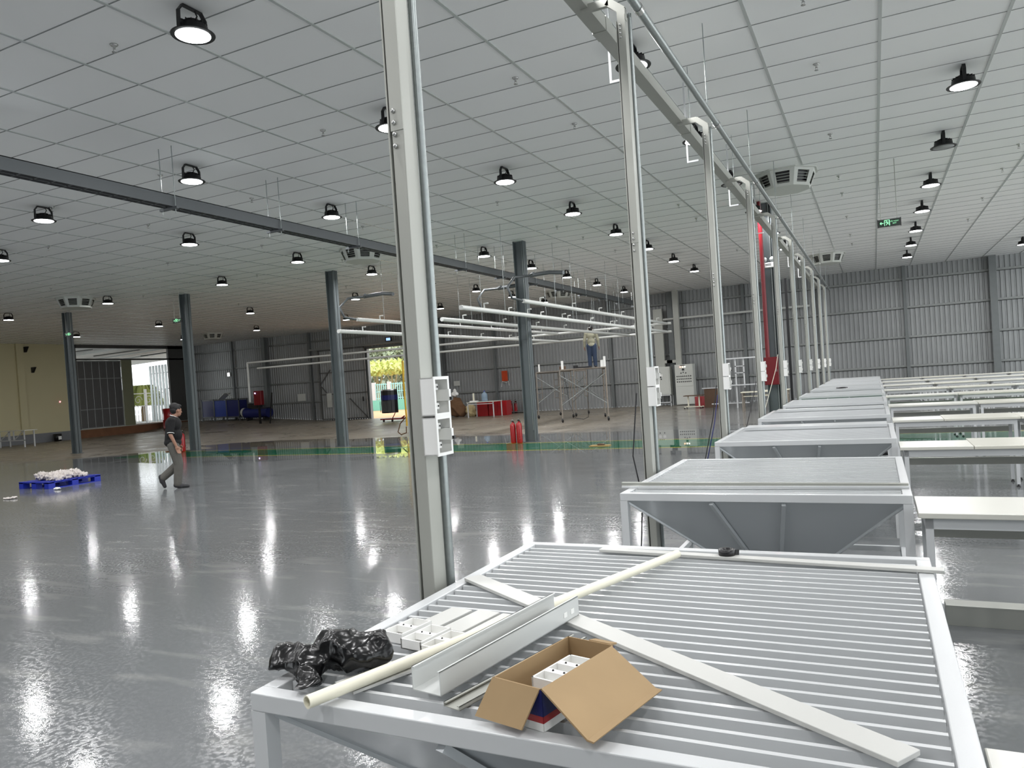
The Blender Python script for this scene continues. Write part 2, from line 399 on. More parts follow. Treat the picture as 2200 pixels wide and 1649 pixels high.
# left yard: palm, white trellis gate
t = thing('palm_tree', 'drooping palm tree in the yard seen through the left gateway', 'palm', (-47.5, 36.6, 0.4))
build('trunk', MB().tube([(0,0,0), (0.1,0,1.6)], [0.16, 0.13], 8), mat('palm bark', rgb(120, 100, 76), 0.9), t)
pm = MB()
for k in range(34):
    a = random.uniform(0, 2*PI); L = random.uniform(1.0, 1.7); pr = Vector((0.1, 0, 1.6))
    for s_ in range(7):
        q = Vector((0.1+math.cos(a)*L*(s_+1)/7, math.sin(a)*L*(s_+1)/7, 1.7+1.1*math.sin((s_+1)/7*PI*0.95)-0.7*((s_+1)/7)**2))
        side = Vector((-math.sin(a), math.cos(a), -0.6)).normalized()*0.2
        pm.add([pr, pr+side, q+side*0.8, q], [(0,1,2,3)]); side2 = Vector((math.sin(a), -math.cos(a), -0.6)).normalized()*0.2
        pm.add([pr, pr+side2, q+side2*0.8, q], [(0,1,2,3)]); pr = q
build('fronds', pm, mat('palm frond', rgb(150, 160, 90), 0.7, var=0.3), t)
tg = thing('trellis_gate', 'white ornamental trellis gate in the yard beyond the left gateway', 'gate', (-42.5, 33.0, 0.4))
mb = MB()
for k in range(16): mb.tube([(0, -1.6+k*0.2, 0), (0, -1.6+k*0.2, 1.15)], 0.018, 6)
for z in (0.08, 1.1, 1.9): mb.box((-0.02, -1.65, z), (0.02, 1.45, z+0.05))
build('bars', mb, WHITE, tg)
sc = MB()
for k in range(4):
    c0 = -1.3+k*0.75
    sc.tube([(0, c0+0.3*math.cos(a*PI/8)*(1-a/24), 1.5+0.3*math.sin(a*PI/8)*(1-a/24)) for a in range(20)], 0.02, 6)
build('scrollwork', sc, WHITE, tg)
for y in (-1.7, 0.0, 1.5): build('gate_post', MB().box((-0.06, y-0.06, 0), (0.06, y+0.06, 2.2)), WHITE, tg)
# lean-to roof outside the gateway
cn = thing('canopy', 'dark ribbed metal canopy roof outside the left gateway above the gate', 'canopy', (XL-0.3, 25, 4.62))
mb = MB()
for k in range(70): mb.box((-0.2*k-0.2, -5, 0.45-0.006*k), (-0.2*k-0.06, 14.0, 0.47-0.006*k)); mb.box((-0.2*k-0.07, -5, 0.46-0.006*k), (-0.2*k+0.01, 14.0, 0.48-0.006*k))
build('roof_sheet', mb, WALLM, cn)
mb = MB()
for y in (1.0, 4.0, 7.0, 9.0): mb.bar((0, y, 0.35), (-12, y, 0.0), 0.06, 0.1); mb.bar((-0.3, y-1.5, -0.1), (-0.3, y+1.5, 0.28), 0.05, 0.06)
build('rafter', mb, GIRT, cn)

# ------------------------------------------------------------ steel columns of the hall
CN = ['far left, beside the cream wall', 'behind the walking man', 'left of the back doorway', 'in the middle of the hall, beside two red extinguishers', 'behind the hopper posts, carrying the red hose cabinet']
for k in range(5):
    x = -26.1+6.05*k if k < 4 else -2.0
    t = thing('steel_column', 'grey green H-section steel column '+CN[k], 'column', (x, 17.28, 0), 0, 'columns in a row across the hall')
    hb = MB(); hcol(hb, 0, 0, 0.28, 0.2, 0, CEIL-0.002, 0.016)
    build('shaft', hb, COLM, t)
    build('base_plate', MB().box((-0.18, -0.14, 0), (0.18, 0.14, 0.015)), COLM, t)
    cb = MB(); cb.tube([(0.08, -0.03, 0.3), (0.08, -0.03, CEIL-0.01)], 0.02, 8); build('conduit', cb, GALV, t)

# ------------------------------------------------------------ high bay lamps
def make_lamp(lit=True):
    t = thing('ceiling_lamp', '', 'lamp')
    h = MB().lathe([(0.186, -0.247), (0.19, -0.24), (0.15, -0.222), (0.135, -0.215), (0.128, -0.165), (0.075, -0.15), (0.07, -0.12), (0.0, -0.12)], n=28)
    for k in range(16):
        a = 2*PI*k/16; h.bar((0.075*math.cos(a), 0.075*math.sin(a), -0.145), (0.125*math.cos(a), 0.125*math.sin(a), -0.15), 0.005, 0.02)
    build('housing', h, BLACKM, t)
    b = MB()
    for sy in (-1, 1): b.bar((0, sy*0.15, -0.215), (0, sy*0.145, -0.07), 0.04, 0.012, (0,1,0)); b.bar((0, sy*0.145, -0.072), (0, sy*0.10, -0.014), 0.04, 0.012, (0,1,0)); b.box((-0.02, sy*0.125-0.03, -0.22), (0.02, sy*0.125+0.03, -0.19))
    b.box((-0.02, -0.105, -0.02), (0.02, 0.105, -0.007)); b.tube([(0,0.02,-0.12), (0.01,0.05,-0.06), (0,0.03,-0.01)], 0.007, 6)
    build('bracket', b, BLACKM, t)
    build('lens', MB().lathe([(0.0, -0.252), (0.148, -0.25), (0.151, -0.243)], n=28), LENS if lit else OFFLENS, t)
    if lit:
        L = bpy.data.lights.new('lamp_light', 'AREA'); L.shape = 'DISK'; L.size = 0.3; L.energy = LAMP_W; L.color = (1.0, 0.99, 0.995)
        lo = bpy.data.objects.new('lamp_light', L); COL.objects.link(lo); lo.parent = t; lo.location = (0, 0, -0.256)
    return t
LAMPC = [
 (1.16, [7.95, 10.9, 13.9, 16.9, 19.8, 22.8, 25.7, 28.7], 'over the tables at right'),
 (-2.15, [4.9, 7.88, 10.98, 14.0, 16.8, 20, 23, 26.1], 'just left of the hopper posts'),
 (-5.3, [4.87, 7.89, 11.13, 14.2, 17.0, 19.7, 22.6, 25.5], 'first ceiling line left of the posts'),
 (-8.95, [8.0, 11.18, 14.2, 17.24, 20.2, 23.05, 26.0, 29.3], 'in the line beside the hanging cable trunking'),
 (-12.65, [8.1, 11.13, 14.37, 17.4, 20.5, 23.57, 26.5, 29.7], 'in the line left of the cable trunking'),
 (-16.55, [9.6, 15.6, 21.68, 27.5], 'in the line over the man'),
 (-21.6, [15.67, 21.65, 27.5], 'in the line over the plastic pallet side'),
 (-27.0, [15.77, 21.86, 27.4], 'in the line near the left gateway'),
 (-32.3, [21.76, 27.6], 'in the line closest to the cream wall'),
 (4.45, [22.9, 25.8, 28.9], 'at the far right edge'),
]
DIM = None
lamp_on = make_lamp(True); lamp_off = make_lamp(False); reg(None)
DIM = bpy.data.lights[0].copy(); DIM.energy = LAMP_W*0.6
used = {True: False, False: False}
OFF = {(1.16, 13.9), (-2.15, 14.0)}
for x, ysl, nm in LAMPC:
    for k, y in enumerate(ysl):
        lit = (x, y) not in OFF
        src = lamp_on if lit else lamp_off
        o = src if not used[lit] else copy_tree(src)
        used[lit] = True
        o.location = (x, y, CEIL)
        if x < -20:
            for ch in KIDS.get(o.name, []):
                if ch.type == 'LIGHT': ch.data = DIM
        o['label'] = '%s round high bay lamp, %s from camera %s' % ('glowing' if lit else 'unlit', ORD[k], nm); o['category'] = 'lamp'; o['group'] = 'round high bay ceiling lamps'

# unseen lamps added for brightness, continuing the same lines out of view
for x, ysl, nm in [(1.16, [5.0, 2.0, -1.0], 'table line'), (4.45, [19.9, 16.9, 13.9, 10.9, 7.9, 4.9], 'right edge line'), (-2.15, [1.9, -1.1, -4.0], 'post line'), (-5.3, [1.9, -1.1, -4.0], 'first left line'), (-8.95, [5.0, 2.0, -1.0], 'trunking line'), (-12.65, [5.0, 2.0, -1.0], 'line left of trunking'), (-16.55, [3.6, 0.5], 'line over the man'), (-21.6, [9.6, 3.6], 'pallet side line'), (-27.0, [9.7, 3.6], 'gateway line'), (-32.3, [15.7, 9.7], 'cream wall line')]:
    for k, y in enumerate(ysl):
        o = copy_tree(lamp_on); o.location = (x, y, CEIL)
        o['label'] = 'unseen round high bay lamp added for light, %s in the %s' % (ORD[k].replace('nearest', 'first'), nm); o['category'] = 'lamp'; o['group'] = 'round high bay ceiling lamps'

# ------------------------------------------------------------ sprinkler heads
def make_spr():
    t = thing('sprinkler_head', '', 'sprinkler')
    build('rosette', MB().lathe([(0.0, -0.001), (0.04, -0.002), (0.03, -0.015), (0.012, -0.02), (0.012, -0.045), (0, -0.045)], n=12), STEEL, t)
    b = MB().lathe([(0.0, -0.07), (0.024, -0.072), (0.024, -0.075), (0, -0.076)], n=12); b.tube([(0.012,0,-0.04), (0.014,0,-0.055), (0.004,0,-0.07)], 0.003, 6); b.tube([(-0.012,0,-0.04), (-0.014,0,-0.055), (-0.004,0,-0.07)], 0.003, 6)
    build('deflector', b, STEEL, t)
    return t
spr = make_spr(); reg(None); first = True
SPR = [(-6.45, [4.95, 8.0, 10.0, 13.13, 16.18, 17.9, 20.5, 23.5], 'second line left of the posts'), (-9.68, [8.06, 9.93, 13.1, 16.1, 20.0, 23.0], 'line near the cable trunking'), (-12.56, [8.2, 10.09, 13.1, 16.0, 20.0], 'line left of the cable trunking'),
 (-3.57, [7.96, 9.86, 13.0, 16.0, 17.74, 20.5, 23.5], 'first line left of the posts'), (-0.44, [7.87, 9.7, 12.8, 15.8, 17.44, 20.4, 23.44, 25.3], 'line over the hoppers'), (2.43, [12.8, 15.65, 17.5, 20.5, 23.5], 'line at right over the tables'), (-15.7, [10.1, 13.1, 16.1, 20.1], 'line over the walking man'), (-21.0, [13.5, 16.5, 20.5], 'line at the left')]
for x, ysl, nm in SPR:
    for k, y in enumerate(ysl):
        o = spr if first else copy_tree(spr); first = False
        o.location = (x, y, CEIL); o['label'] = 'small metal sprinkler head, %s from camera, %s' % (ORD[k], nm); o['category'] = 'sprinkler'; o['group'] = 'ceiling sprinkler heads'

# ------------------------------------------------------------ octagonal air diffusers
GRY = mat('diffuser plastic', rgb(196, 198, 192), 0.5, var=0.03)
def make_diff():
    t = thing('air_diffuser', '', 'air vent')
    n = 8; R1, R2, h = 0.56, 0.44, 0.3
    def P(a, r, z): return Vector((r*math.cos(a), r*math.sin(a), z))
    body = MB(); lo = MB(); dk = MB()
    body.prism([(0.6*math.cos(PI/8+k*PI/4), 0.6*math.sin(PI/8+k*PI/4)) for k in range(8)], -0.02, 0)
    body.prism([(R2*math.cos(PI/8+k*PI/4), R2*math.sin(PI/8+k*PI/4)) for k in range(8)], -h-0.012, -h+0.01)
    for k in range(n):
        a0 = PI/8+k*PI/4; a1 = a0+PI/4
        tl, tr_ = P(a0, R1, -0.02), P(a1, R1, -0.02); bl, br = P(a0, R2, -h), P(a1, R2, -h)
        def pt(u, v): return (tl.lerp(tr_, u)).lerp(bl.lerp(br, u), v)
        # frame around a window
        for (u0, u1, v0, v1) in ((0,0.2,0,1), (0.8,1,0,1), (0.2,0.8,0,0.16), (0.2,0.8,0.86,1)):
            body.add([pt(u0,v0), pt(u1,v0), pt(u1,v1), pt(u0,v1)], [(0,1,2,3)])
        out = Vector((math.cos(a0+PI/8), math.sin(a0+PI/8), 0))
        dk.add([pt(.2,.16)-out*0.06, pt(.8,.16)-out*0.06, pt(.8,.86)-out*0.06, pt(.2,.86)-out*0.06], [(0,1,2,3)])
        for s_ in range(4):
            v = 0.27+s_*0.165
            lo.add([pt(.2,v)-out*0.03, pt(.8,v)-out*0.03, pt(.8,v+0.075)+out*0.002, pt(.2,v+0.075)+out*0.002], [(0,1,2,3)])
    build('housing', body, GRY, t); lv = build('louvres', lo, GRY, t); build('dark_core', dk, BLACK, t)
    return t
df = make_diff(); reg(None)
for k, (x, y, nm) in enumerate([(-1.32, 14.9, 'nearest, above the hopper posts'), (-1.25, 27.3, 'far one near the back wall at right'), (-11.3, 15.2, 'in the middle above the third steel column'), (-11.4, 28.3, 'far middle one above the scaffold'), (-22.6, 15.3, 'at far left above the first steel column'), (-31.2, 28.5, 'far left corner one near the gateway')]):
    o = df if k == 0 else copy_tree(df)
    o.location = (x, y, CEIL); o['label'] = 'octagonal louvred air diffuser on ceiling, '+nm; o['group'] = 'octagonal ceiling air diffusers'

# ------------------------------------------------------------ posts beside the hoppers
SP, Y0 = 2.975, 1.337
NH = 10
def make_post():
    t = thing('utility_post', '', 'post')
    mb = MB(); w, d = 0.085, 0.052
    # lipped channel: web facing camera, plus inner channel
    mb.box((-d/2, -w/2, 0), (d/2, w/2, 4.16))
    build('shaft', mb, POSTM, t, bevel=0.004)
    st = MB().box((-d/2-0.001, -w/2-0.003, 2.53), (d/2+0.001, -w/2, 4.16))
    build('upper_sleeve', st, POSTM, t)
    build('side_flange', MB().box((-d/2-0.014, -w/2-0.002, 0.02), (-d/2-0.008, w/2, 4.12)), POSTM, t)
    build('dark_gap', MB().box((-d/2-0.008, -w/2+0.004, 2.55), (-d/2-0.0005, w/2, 4.1)), BLACK, t)
    for k in range(8): build('bolt', MB().ball((-0.01, -w/2-0.005, 2.475+k*0.042 if k < 4 else 3.88+k*0.03), 0.009, 8, 6), STEEL, t)
    a = MB(); a.bar((0.0, -0.02, 4.12), (0, -0.02, 4.2), 0.06, 0.045, (0,1,0)); a.bar((0.012, -0.02, 4.19), (-0.1, -0.02, 4.285), 0.055, 0.035, (0,1,0)); a.bar((-0.09, -0.02, 4.28), (-0.3, -0.02, 4.28), 0.055, 0.035, (0,1,0))
    build('bent_arm', a, POSTM, t)
    build('base_plate', MB().box((-0.08, -0.08, 0), (0.08, 0.08, 0.01)), POSTM, t)
    c = MB().tube([(0.03, 0.0635, 0.02), (0.03, 0.0635, 4.2)], 0.0175, 12); build('conduit', c, GALV, t)
    return t
def make_boxes(z):
    t = thing('junction_box', '', 'junction box')
    x0 = 0.0; D = 0.062; h = 0.137; w = 0.10
    b = MB(); b.box((x0, -w/2, 0), (x0+0.004, w/2, h))
    for a in ((x0, -w/2, 0, x0+D, -w/2+0.004, h), (x0, w/2-0.004, 0, x0+D, w/2, h), (x0, -w/2, 0, x0+D, w/2, 0.004), (x0, -w/2, h-0.004, x0+D, w/2, h)): b.box(a[:3], a[3:])
    build('enclosure', b, WHITE2, t)
    rim = MB()
    for a in ((x0+D-0.004, -w/2-0.003, -0.003, x0+D, -w/2+0.008, h+0.003), (x0+D-0.004, w/2-0.008, -0.003, x0+D, w/2+0.003, h+0.003), (x0+D-0.004, -w/2, -0.003, x0+D, w/2, 0.008), (x0+D-0.004, -w/2, h-0.008, x0+D, w/2, h+0.003)): rim.box(a[:3], a[3:])
    build('rim', rim, WHITE2, t)
    build('back_panel', MB().box((x0+0.006, -w/2+0.014, 0.02), (x0+0.016, w/2-0.02, h-0.02)), mat('grey insert', rgb(150, 152, 140), 0.5), t)
    tb = MB()
    for z_ in (0.022, h-0.045): tm = build('terminal_cover', MB().box((x0+0.016, -0.012, z_), (x0+0.034, 0.02, z_+0.022)), WHITE2, t)
    hb = MB()
    for z_ in (0.033, h-0.034):
        for y_ in (-0.002, 0.013): hb.ball((x0+0.035, y_, z_), 0.0035, 6, 4)
    build('screw_holes', hb, BLACK, t)
    br = MB().box((x0+0.016, 0.028, 0.05), (x0+0.074, 0.042, 0.092)); brk = build('breaker', br, WHITE2, t)
    build('breaker_switch', MB().box((x0+0.074, 0.03, 0.052), (x0+0.083, 0.04, 0.064)), BLACK, brk)
    return t
ps = make_post(); bx_ = make_boxes(0); reg(None)
for k in range(NH):
    y = 2.32+SP*k
    o = ps if k == 0 else copy_tree(ps)
    o.location = (-1.5, y, 0); o['label'] = 'tall pale grey utility post beside a hopper, %s from camera' % ORD[k]; o['group'] = 'posts along the hopper row'
    for j in (0, 1):
        b = bx_ if (k == 0 and j == 0) else copy_tree(bx_)
        b.location = (-1.5+0.0262, y-0.003, (1.352, 1.495)[j])
        b['label'] = '%s white open junction box on the %s post from camera' % (('lower', 'upper')[j], ORD[k]); b['group'] = 'junction boxes on the posts'
# overhead pipe and trunking along the posts
t = thing('overhead_pipe', 'round galvanised pipe running above the hopper posts toward the back wall', 'pipe', (-1.4, 0, 4.222))
build('pipe', MB().tube([(0, 1, 0), (0, 31, 0)], 0.032, 16), GALV, t)
for k in range(NH): build('coupling', MB().tube([(0, 2.36+SP*k, 0), (0, 2.43+SP*k, 0)], 0.038, 14), STEEL, t)
t = thing('overhead_trunking', 'pale grey rectangular trunking left of the hopper posts near ceiling', 'trunking', (-1.8, 0, 4.335))
build('duct', MB().box((-0.055, -1, -0.055), (0.055, 30.5, 0.055)), POSTM, t)
for k in range(NH):
    build('joint_sleeve', MB().box((-0.06, 2.7+SP*k, -0.06), (0.06, 2.86+SP*k, 0.06)), POSTM, t)
for k in range(NH):
    y = 1.0+SP*k
    r_ = MB().tube([(0,0,CEIL), (0,0,4.25)], 0.005, 6); r_.ball((0,0,4.26), 0.015, 8, 6)
    o = build('hanger_rod', r_, GALV); o.location = (-1.4, y+0.9, 0); tag(o, 'thin ceiling rod holding the round pipe, %s from camera' % ORD[k], 'rod', 'rods over the pipe')
    if k < 8:
        r_ = MB().tube([(0,0,CEIL), (0,0,4.39)], 0.004, 6); r_.ball((0,0,4.4), 0.012, 8, 6)
        o = build('hanger_rod', r_, GALV); o.location = (-1.78, y+1.9, 0); tag(o, 'thin ceiling rod holding the pale trunking, %s from camera' % ORD[k], 'rod', 'rods over the pale trunking')
        r_ = MB(); r_.box((-0.02, -0.006, 0), (0.0, 0.006, CEIL-4.12)); r_.box((0.0, -0.006, 0), (0.12, 0.006, 0.02))
        o = build('strip_hanger', r_, WHITE); o.location = (-1.92, y+2.35, 4.12); tag(o, 'white L-shaped strip hanger beside the pale trunking, %s from camera' % ORD[k], 'hanger', 'strip hangers by the pale trunking')

# ------------------------------------------------------------ hoppers
XH0, XH1, DH, ZH = -1.425, 0.138, 1.668, 0.878
def make_hopper(detail):
    t = thing('hopper_table', '', 'hopper')
    W = XH1-XH0; w = 0.045
    r = MB()
    for a in ((0,0,W,w), (0,DH-w,W,DH), (0,w,w,DH-w), (W-w,w,W,DH-w)): r.box((a[0], a[1], ZH-w), (a[2], a[3], ZH))
    build('top_frame', r, WHITE, t, bevel=0.003)
    build('slat_ledge', MB().box((w, w, ZH-0.042), (w+0.03, DH-w, ZH-0.037)), WHITE, t); build('slat_ledge', MB().box((W-w-0.03, w, ZH-0.042), (W-w, DH-w, ZH-0.037)), WHITE, t)
    for (a, b) in ((0,0), (W-w,0), (0,DH-w), (W-w,DH-w)):
        build('leg', MB().box((a, b, 0), (a+w, b+w, ZH-w)), WHITE, t)
    n = 27; p_ = (DH-2*w)/n
    if detail:
        first_ = None
        for k in range(n-1):
            y = w+p_*(k+1)
            if first_ is None:
                first_ = build('slat', MB().box((w+0.004, -0.0065, ZH-0.036), (W-w-0.004, 0.0065, ZH-0.004)), WHITE, t); o = first_
            else: o = first_.copy(); COL.objects.link(o); o.parent = t
            o.location = (0, y, 0)
    else:
        s_ = MB()
        for k in range(n-1): s_.box((w+0.004, w+p_*(k+1)-0.008, ZH-0.036), (W-w-0.004, w+p_*(k+1)+0.008, ZH-0.004))
        build('slat_panel', s_, WHITE, t)
    # funnel of sheet metal
    cx, cy, b = W/2, DH/2, 0.13; z1, z0 = ZH-w-0.002, 0.2
    T = [(w*.5, w*.5, z1), (W-w*.5, w*.5, z1), (W-w*.5, DH-w*.5, z1), (w*.5, DH-w*.5, z1)]; B = [(cx-b, cy-b, z0), (cx+b, cy-b, z0), (cx+b, cy+b, z0), (cx-b, cy+b, z0)]
    f = MB().add(T+B, [(0,1,5,4), (1,2,6,5), (2,3,7,6), (3,0,4,7), (4,5,6,7)])
    fo = build('funnel', f, SHEET, t)
    sm = MB()
    for i in range(4): sm.bar(T[i], B[i], 0.02, 0.012)
    for u in (0.34, 0.6):
        p0 = Vector(T[0]).lerp(Vector(T[1]), u); q0 = Vector(B[0]).lerp(Vector(B[1]), u*0.9+0.05); sm.bar(p0+Vector((0,-0.008,-0.01)), q0+Vector((0,-0.012,-0.01)), 0.022, 0.02)
    build('seam_rib', sm, SHEET, fo)
    lr = MB()
    for (p0, q0) in (((w/2, w/2, 0.22), (w/2, DH-w/2, 0.22)), ((W-w/2, w/2, 0.22), (W-w/2, DH-w/2, 0.22)), ((w/2, DH-w/2, 0.22), (W-w/2, DH-w/2, 0.22))): lr.bar(p0, q0, 0.035, 0.035)
    build('lower_rail', lr, WHITE, t)
    dg = MB(); dg.bar((w/2, 0.5, 0.22), (cx-0.2, 0.5, 0.42), 0.03, 0.03); dg.bar((W-w/2, 0.5, 0.22), (cx+0.2, 0.5, 0.42), 0.03, 0.03); build('brace', dg, WHITE, t)
    dp = MB().tube([(w, 0.85, 0.3), (cx-0.12, 0.85, 0.3)], 0.028, 10); dp.tube([(cx+0.12, 0.85, 0.3), (W-w, 0.85, 0.3)], 0.028, 10); build('drain_pipe', dp, BLACK, t)
    return t
hA = make_hopper(True); hB = make_hopper(False); reg(None)
fa = fb_ = True
for k in range(NH):
    if k < 4: o = hA if fa else copy_tree(hA); fa = False
    else: o = hB if fb_ else copy_tree(hB); fb_ = False
    o.location = (XH0, Y0+SP*k, 0)
    o['label'] = 'white slatted-top hopper table on legs, %s from camera in the row' % ORD[k]; o['group'] = 'row of white hopper tables'

# ------------------------------------------------------------ work tables at right
ZT = 0.81
def table_mb(): pass
tabcount = 0
def make_table(L, D, topm, two=False):
    t = thing('work_table', '', 'table')
    if two:
        build('table_top', MB().box((0, 0, ZT-0.028), (0.54, 0.5, ZT)), topm, t, bevel=0.004); build('table_top', MB().box((0.544, 0, ZT-0.028), (L, 0.66, ZT)), TOP, t, bevel=0.004)
    else: build('table_top', MB().box((0, 0, ZT-0.028), (L, D, ZT)), topm, t, bevel=0.004)
    fr = MB(); s = 0.035
    fr.box((0.03, 0.03, ZT-0.085), (L-0.03, 0.03+s, ZT-0.03)); fr.box((0.03, D-0.03-s, ZT-0.085), (L-0.03, D-0.03, ZT-0.03)); fr.box((0.03, 0.03, ZT-0.085), (0.03+s, D-0.03, ZT-0.03)); fr.box((L-0.03-s, 0.03, ZT-0.085), (L-0.03, D-0.03, ZT-0.03))
    build('apron', fr, WHITE, t)
    for a in (0.03, L-0.03-s):
        for b in (0.03, D-0.03-s):
            lg = build('leg', MB().box((a, b, 0.03), (a+s, b+s, ZT-0.085)), WHITE, t)
            build('foot', MB().lathe([(0.022, 0), (0.022, 0.012), (0.008, 0.014), (0.008, 0.03)], (a+s/2, b+s/2, 0), 10), BLACK, lg)
    build('wire_duct', MB().box((0.07, D-0.12, 0.61), (L-0.07, D-0.066, 0.67)), POSTM, t)
    return t
PT = {'n': make_table(1.3, 0.5, TOPG, True), 'l': make_table(1.2, 0.64, TOP), 'w': make_table(1.2, 0.5, TOPG)}
reg(None); usedt = set()
PLACE = ['next to the hopper', 'second along from the hopper', 'third along from the hopper', 'fourth along from the hopper', 'fifth along from the hopper', 'sixth along from the hopper']
for r in range(10):
    y = 4.198+SP*(r-1)
    seq = ['n', 'l', 'w', 'l', 'l', 'w'] if r in (1, 2, 3, 6) else ['w', 'l', 'w', 'l', 'l', 'w']
    x = 0.155
    if r == 0: seq = ['w']
    for c, kd in enumerate(seq):
        L = {'n': 1.3, 'l': 1.2, 'w': 1.2}[kd]
        if x > 0.24*y+1.6: break
        o = PT[kd] if kd not in usedt else copy_tree(PT[kd]); usedt.add(kd)
        o.location = (x, y, 0)
        o['label'] = 'white framed work table, %s row from camera, %s' % (['very nearest', 'second', 'third', 'fourth', 'fifth', 'sixth', 'seventh', 'eighth', 'ninth', 'tenth'][r], PLACE[c]); o['group'] = 'rows of work tables at right'
        x += L+0.006
t = thing('floor_duct', 'long pale grey cable duct lying on the floor between the first two table rows', 'duct', (0.3, 5.0, 0))
build('channel', MB().box((0, 0, 0), (5, 0.12, 0.11)), POSTM, t); build('lid', MB().box((-0.0, -0.004, 0.11), (5, 0.124, 0.118)), POSTM, t)

# ------------------------------------------------------------ things lying on the first hopper
def rel(mb, name, label, cat, m, base, bevel=0, group=None):
    o = build(name, mb, m, bevel=bevel); o.location = base; return tag(o, label, cat, group)
TZ = ZH+0.001
mb = MB(); A = Vector((-1.200, 1.290, TZ+0.016)); Bp = Vector((-0.712, 2.800, TZ+0.016))
pp = MB().tube([A, Bp], 0.0155, 18, closed=False); pp.tube([A, Bp], 0.0125, 18, closed=False); 
def ringcap(mb, p, d, ro, ri, n=18):
    d = d.normalized(); x = d.orthogonal().normalized(); y = d.cross(x); vs = []
    for k in range(n): a = 2*PI*k/n; vs.append(p+(x*math.cos(a)+y*math.sin(a))*ro)
    for k in range(n): a = 2*PI*k/n; vs.append(p+(x*math.cos(a)+y*math.sin(a))*ri)
    mb.add(vs, [(k, (k+1)%n, n+(k+1)%n, n+k) for k in range(n)])
ringcap(pp, A, Bp-A, 0.0155, 0.0125); ringcap(pp, Bp, Bp-A, 0.0155, 0.0125)
LIFT = 0.062
pp.v = [(v[0], v[1], v[2]+ (0.008)) for v in pp.v]
tag(build('plastic_pipe', pp, PVC), 'long ivory plastic pipe lying diagonally across the nearest hopper', 'pipe')
# grey flat bar, diagonal, in one length
def plank(name, p, q, w, h, m, label, cat='metal bar'):
    return tag(build(name, MB().bar(p, q, w, h), m, bevel=0.0015), label, cat)
plank('flat_bar', (-1.375, 2.385, TZ+0.006), (0.018, 1.475, TZ+0.006), 0.07, 0.011, BAR, 'long grey flat bar lying diagonally under the channels on nearest hopper')
plank('flat_bar', (-1.05, 2.89, TZ+0.006), (0.17, 2.80, TZ+0.006), 0.045, 0.011, BAR, 'grey flat bar along the far edge of nearest hopper, carrying black tape')
# channel, open on top, two nested
def channel(p, q, w, h, t, lip=0.008):
    p = Vector(p); q = Vector(q); d = (q-p).normalized(); x = d.cross(Vector((0,0,1))).normalized(); z = Vector((0,0,1)); m = MB()
    def sec(a, b, c, e):
        vs = [o+x*u+z*v for o in (p, q) for u, v in ((a,b),(c,b),(c,e),(a,e))]
        m.add(vs, [(0,1,2,3),(7,6,5,4),(0,4,5,1),(1,5,6,2),(2,6,7,3),(3,7,4,0)])
    sec(-w/2, 0, w/2, t); sec(-w/2, 0, -w/2+t, h); sec(w/2-t, 0, w/2, h); sec(-w/2, h-t, -w/2+lip, h); sec(w/2-lip, h-t, w/2, h)
    return m
ch = thing('steel_channel', 'long pale steel U-channel with slotted end lying beside the ivory pipe', 'metal channel', (-0.974, 1.44, TZ+0.012))
cm = channel((0, 0, 0), (0.098, 0.63, 0), 0.088, 0.056, 0.0025)
build('channel', cm, CHAN, ch)
sl_ = MB()
for s_ in (0.60, 0.56): 
    dd = Vector((0.098, 0.63, 0)).normalized(); xx = dd.cross(Vector((0,0,1))); pc = dd*s_+xx*0.0445+Vector((0,0,0.022))
    sl_.bar(pc-dd*0.009, pc+dd*0.009, 0.0012, 0.014)
build('slot', sl_, WHITE2, ch)
build('inner_flat', MB().bar((0.03, 0.2, 0.009), (0.094, 0.61, 0.009), 0.06, 0.012), BAR, ch)
ch2 = tag(build('angle_strip', channel((-0.89, 1.41, TZ), (-0.77, 1.90, TZ), 0.05, 0.01, 0.002), POSTM), 'low grey steel strip lying between the channel and cardboard box', 'metal strip')
# back boxes (moulded white) and cover plates
def backbox(w, d, h, comps):
    t = thing('switch_back_box', '', 'back box')
    b = MB(); tt = 0.004
    b.box((0,0,0), (w,d,0.003)); b.box((0,0,0), (tt,d,h)); b.box((w-tt,0,0), (w,d,h)); b.box((0,0,0), (w,tt,h)); b.box((0,d-tt,0), (w,d,h))
    build('shell', b, WHITE2, t)
    c = MB()
    for k in range(comps):
        y = d*(k+1)/(comps+1); c.box((tt, y-0.009, h*0.3), (w-tt, y+0.009, h))
    build('bridge', c, WHITE2, t)
    hh = MB()
    for k in range(comps):
        y = d*(k+1)/(comps+1)
        for x in (w*0.3, w*0.7): hh.ball((x, y, h+0.0005), 0.003, 6, 4)
    build('screw_hole', hh, BLACK, t)
    return t
bb = backbox(0.075, 0.13, 0.028, 1); bc = backbox(0.075, 0.15, 0.034, 2); reg(None)
BBL = ['leftmost of the white back boxes beside black bag', 'middle white back box between its neighbours by the black bag', 'white back box nearest to the ivory pipe']
for k, (x, y) in enumerate([(-1.315, 1.74), (-1.225, 1.70), (-1.14, 1.67)]):
    o = bb if k == 0 else copy_tree(bb); o.location = (x, y, TZ); o.rotation_euler = (0, 0, -0.15); o['label'] = BBL[k]; o['group'] = 'white back boxes on the hopper'
for k, (x, y, l_) in enumerate([(-1.285, 1.875, 0.17), (-1.19, 1.855, 0.19), (-1.10, 1.83, 0.2)]):
    o = build('cover_plate', MB().box((0,0,0), (0.08, l_, 0.01)), BAR, bevel=0.002); o.location = (x, y, TZ); o.rotation_euler = (0,0,-0.15)
    tag(o, 'flat grey cover plate behind the back boxes, %s' % ['left one', 'middle one', 'right one by the channel'][k], 'cover plate', 'grey cover plates')
